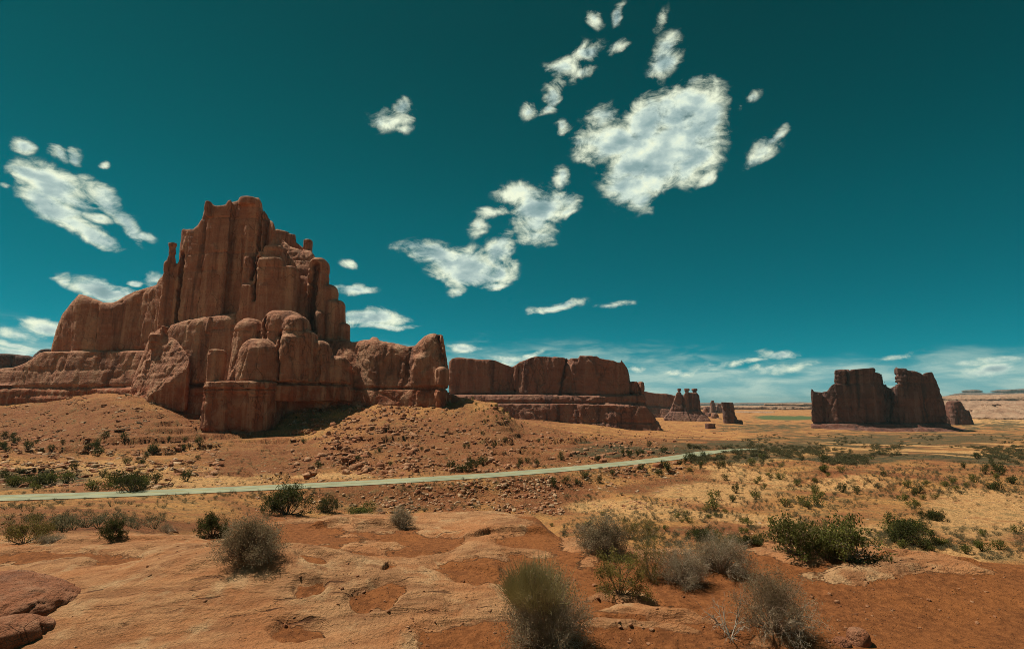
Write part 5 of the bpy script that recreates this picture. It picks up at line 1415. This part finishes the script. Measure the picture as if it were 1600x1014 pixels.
    RF = rock_mat('pebble_stone', .02, upper=(.32, .14, .07), lower=(.28, .12, .06), pale=(.44, .25, .14), varnish=(.18, .08, .045))
    merged('pebbles', lib, pb, RF, 'small loose red pebbles on the slickrock and sand', 'pebbles')

def build_foreground():
    # red boulders at the lower left corner and the one cut by the lower edge
    M = rock_mat('foreground_boulder', .06, upper=(.33, .13, .066), lower=(.29, .11, .055), pale=(.42, .24, .15), varnish=(.12, .055, .04), streak=.4, strata=.5, bd=1.6)
    def fb(px0, px1, py0, py1, label, seed, fn, h=.016):
        p = hit([(px0 + px1) / 2], [py1])[0]
        R = Rock(PX(px0 - 12, p[1], py1) - .05, PX(px1 + 12, p[1] + .2, py1) + .1, p[1] - .75, p[1] + .95, p[2] - .25, p[2] + .75, h)
        fn(R, p)
        solo('boulder', R.mesh('boulder', rock_disp(.07, .3, 1.0, .2, .3, seed=seed, blk=.9)), M, label, 'boulder')
    def f1(R, p):
        m = p[1] / F
        R.ell(18, 948, p[1] + .28, 74 * m, .40, 36 * m, 2.5)
        R.ell(62, 954, p[1] + .20, 36 * m, .30, 25 * m, 2.3, .10)
        R.ell(-20, 925, p[1] + .34, 60 * m, .34, 26 * m, 2.3, .10)
    fb(-75, 112, 905, 972, 'big smooth dark red boulder at the lower left corner', 801, f1)
    def f2(R, p):
        m = p[1] / F
        R.ell(0, 1002, p[1] + .12, 46 * m, .24, 30 * m, 2.5)
    fb(-50, 48, 968, 1013, 'smaller tan boulder below the big red one at the lower left corner', 803, f2)
    def f3(R, p):
        R.col(1338, 19, 984, None, p[1] + .1, .13, p=2.4, taper=.55, rnd=.06, k=.03, lean=3)
        R.col(1316, 12, 998, None, p[1] + .08, .09, p=2.4, taper=.6, rnd=.04, k=.04)
    fb(1300, 1362, 984, 1013, 'small dark stone at the lower edge right of the grey bush', 805, f3, .010)
    B = bush
    B('rabbitbrush', 853, 1008, 132, 130, 'large bush with green grassy top and grey dead twigs beneath, centre foreground', 'bush', 'rabbit', 1)
    B('sagebrush', 1213, 984, 118, 92, 'round grey twiggy bush beside the dead branches, right foreground', 'bush', 'sage', 2)
    B('dead_branches', 1142, 994, 80, 76, 'bleached bare dead branches left of the round grey bush', 'dead branches', 'dead', 3)
    B('blackbrush', 1128, 893, 84, 60, 'grey brown twiggy bush, right half of the wide pair', 'bush', 'sage', 4)
    B('blackbrush', 1068, 911, 72, 62, 'grey brown twiggy bush, left half of the wide pair', 'bush', 'sage', 5)
    B('gnarled_shrub', 1020, 905, 56, 70, 'olive shrub with a gnarled bare trunk left of the wide grey pair', 'shrub', 'olive', 6)
    B('gnarled_shrub', 968, 928, 78, 66, 'dark olive open shrub nearest the green topped bush', 'shrub', 'open', 7)
    B('blackbrush', 942, 862, 72, 60, 'dark brown twiggy bush at the rock edge above the olive shrubs', 'bush', 'dark', 8)
    B('blackbrush', 394, 872, 92, 64, 'dark twiggy bush with pale stems on the rock, left of centre', 'bush', 'dark', 9)
    B('green_shrub', 332, 838, 50, 38, 'green leafy shrub up left of the dark twiggy bush', 'shrub', 'juniper', 10)
    B('green_shrub', 173, 840, 36, 29, 'small dark green shrub alone on the sandy slope at the left', 'shrub', 'juniper', 11)
    B('gnarled_shrub', 38, 848, 84, 40, 'spreading olive shrub at the left edge of the rock', 'shrub', 'olive', 12)
    B('sagebrush', 82, 846, 34, 14, 'low grey sage cushion at the left edge of the rock', 'sagebrush', 'sage', 13)
    B('sagebrush', 260, 832, 26, 17, 'small grey tuft between the two green shrubs at the left', 'sagebrush', 'sage', 14)
    B('juniper', 449, 803, 68, 44, 'largest dark juniper below the road, left of centre', 'juniper bush', 'juniper', 15)
    B('juniper', 513, 800, 30, 26, 'small juniper just right of the largest one below the road', 'juniper bush', 'juniper', 16)
    B('green_shrub', 566, 801, 50, 13, 'low wide green shrub on the bank behind the rock', 'shrub', 'leafy', 17)
    B('sagebrush', 626, 822, 38, 32, 'grey bush behind the low saddle of the slickrock', 'sagebrush', 'sage', 18)
    B('sagebrush', 592, 802, 24, 12, 'small grey tuft right of the low wide green shrub', 'sagebrush', 'sage', 19)
    B('leafy_shrub', 1243, 864, 74, 54, 'green leafy shrub with bare sticks rising from it at the rock edge', 'shrub', 'leafy', 20)
    B('bare_shrub', 1262, 850, 50, 74, 'tall bare forked stems standing in the leafy shrub', 'dead branches', 'dead', 21)
    B('leafy_shrub', 1325, 872, 86, 62, 'open dark leafy shrub right of the one with bare sticks', 'shrub', 'leafy', 22)
    B('leafy_shrub', 1290, 868, 50, 38, 'small leafy shrub between the two larger ones at the rock edge', 'shrub', 'leafy', 23)
    B('green_shrub', 1100, 842, 50, 18, 'low green shrub behind the wide grey pair', 'shrub', 'juniper', 24)
    B('green_shrub', 1180, 850, 44, 14, 'low green shrub left of the leafy shrubs', 'shrub', 'juniper', 25)
    B('juniper', 1428, 852, 66, 38, 'wide juniper on the plain beyond the leafy shrubs', 'juniper bush', 'juniper', 26)
    B('juniper', 1455, 812, 36, 16, 'low rounded juniper on the edge of the pale flat', 'juniper bush', 'juniper', 27)
    B('juniper', 1410, 832, 60, 26, 'spreading juniper just above the wide one on the plain', 'juniper bush', 'leafy', 28)
    B('green_shrub', 985, 842, 34, 32, 'green shrub between the dark twiggy bush and the open plain', 'shrub', 'olive', 29)
    B('green_shrub', 1012, 838, 34, 26, 'yellow green shrub right of the dark twiggy bush', 'shrub', 'olive', 30)
    B('sagebrush', 905, 832, 28, 18, 'small grey tuft left of the dark twiggy bush', 'sagebrush', 'sage', 31)
    B('juniper', 205, 768, 40, 30, 'big dark green shrub against the road at the left', 'juniper bush', 'juniper', 32)
    B('juniper', 732, 738, 16, 26, 'upright dark juniper behind the road in the middle', 'juniper bush', 'juniper', 33)

def build_haze():
    import bmesh
    bm = bmesh.new(); bmesh.ops.create_cube(bm, size=1)
    me = bpy.data.meshes.new('haze'); bm.to_mesh(me); bm.free()
    m = bpy.data.materials.new('haze'); m.use_nodes = True; t = NT(m.node_tree); t.n.clear()
    out = t.add('ShaderNodeOutputMaterial'); v = t.add('ShaderNodeVolumePrincipled')
    v.inputs['Color'].default_value = (.52, .82, .86, 1); v.inputs['Density'].default_value = HAZE; v.inputs['Anisotropy'].default_value = .2
    t.link(v.outputs[0], out.inputs['Volume'])
    o = link('haze', me, m); o.scale = (34000, 34000, 420); o.location = (0, 0, 112 - 210)
    tag(o, 'thin pale haze over the whole desert', 'haze', kind='stuff')
HAZE = 4.5e-5

build_ground(); build_road(); build_butte(); build_far_rocks()
plant_mats(); build_scatter(); build_foreground()
build_haze()
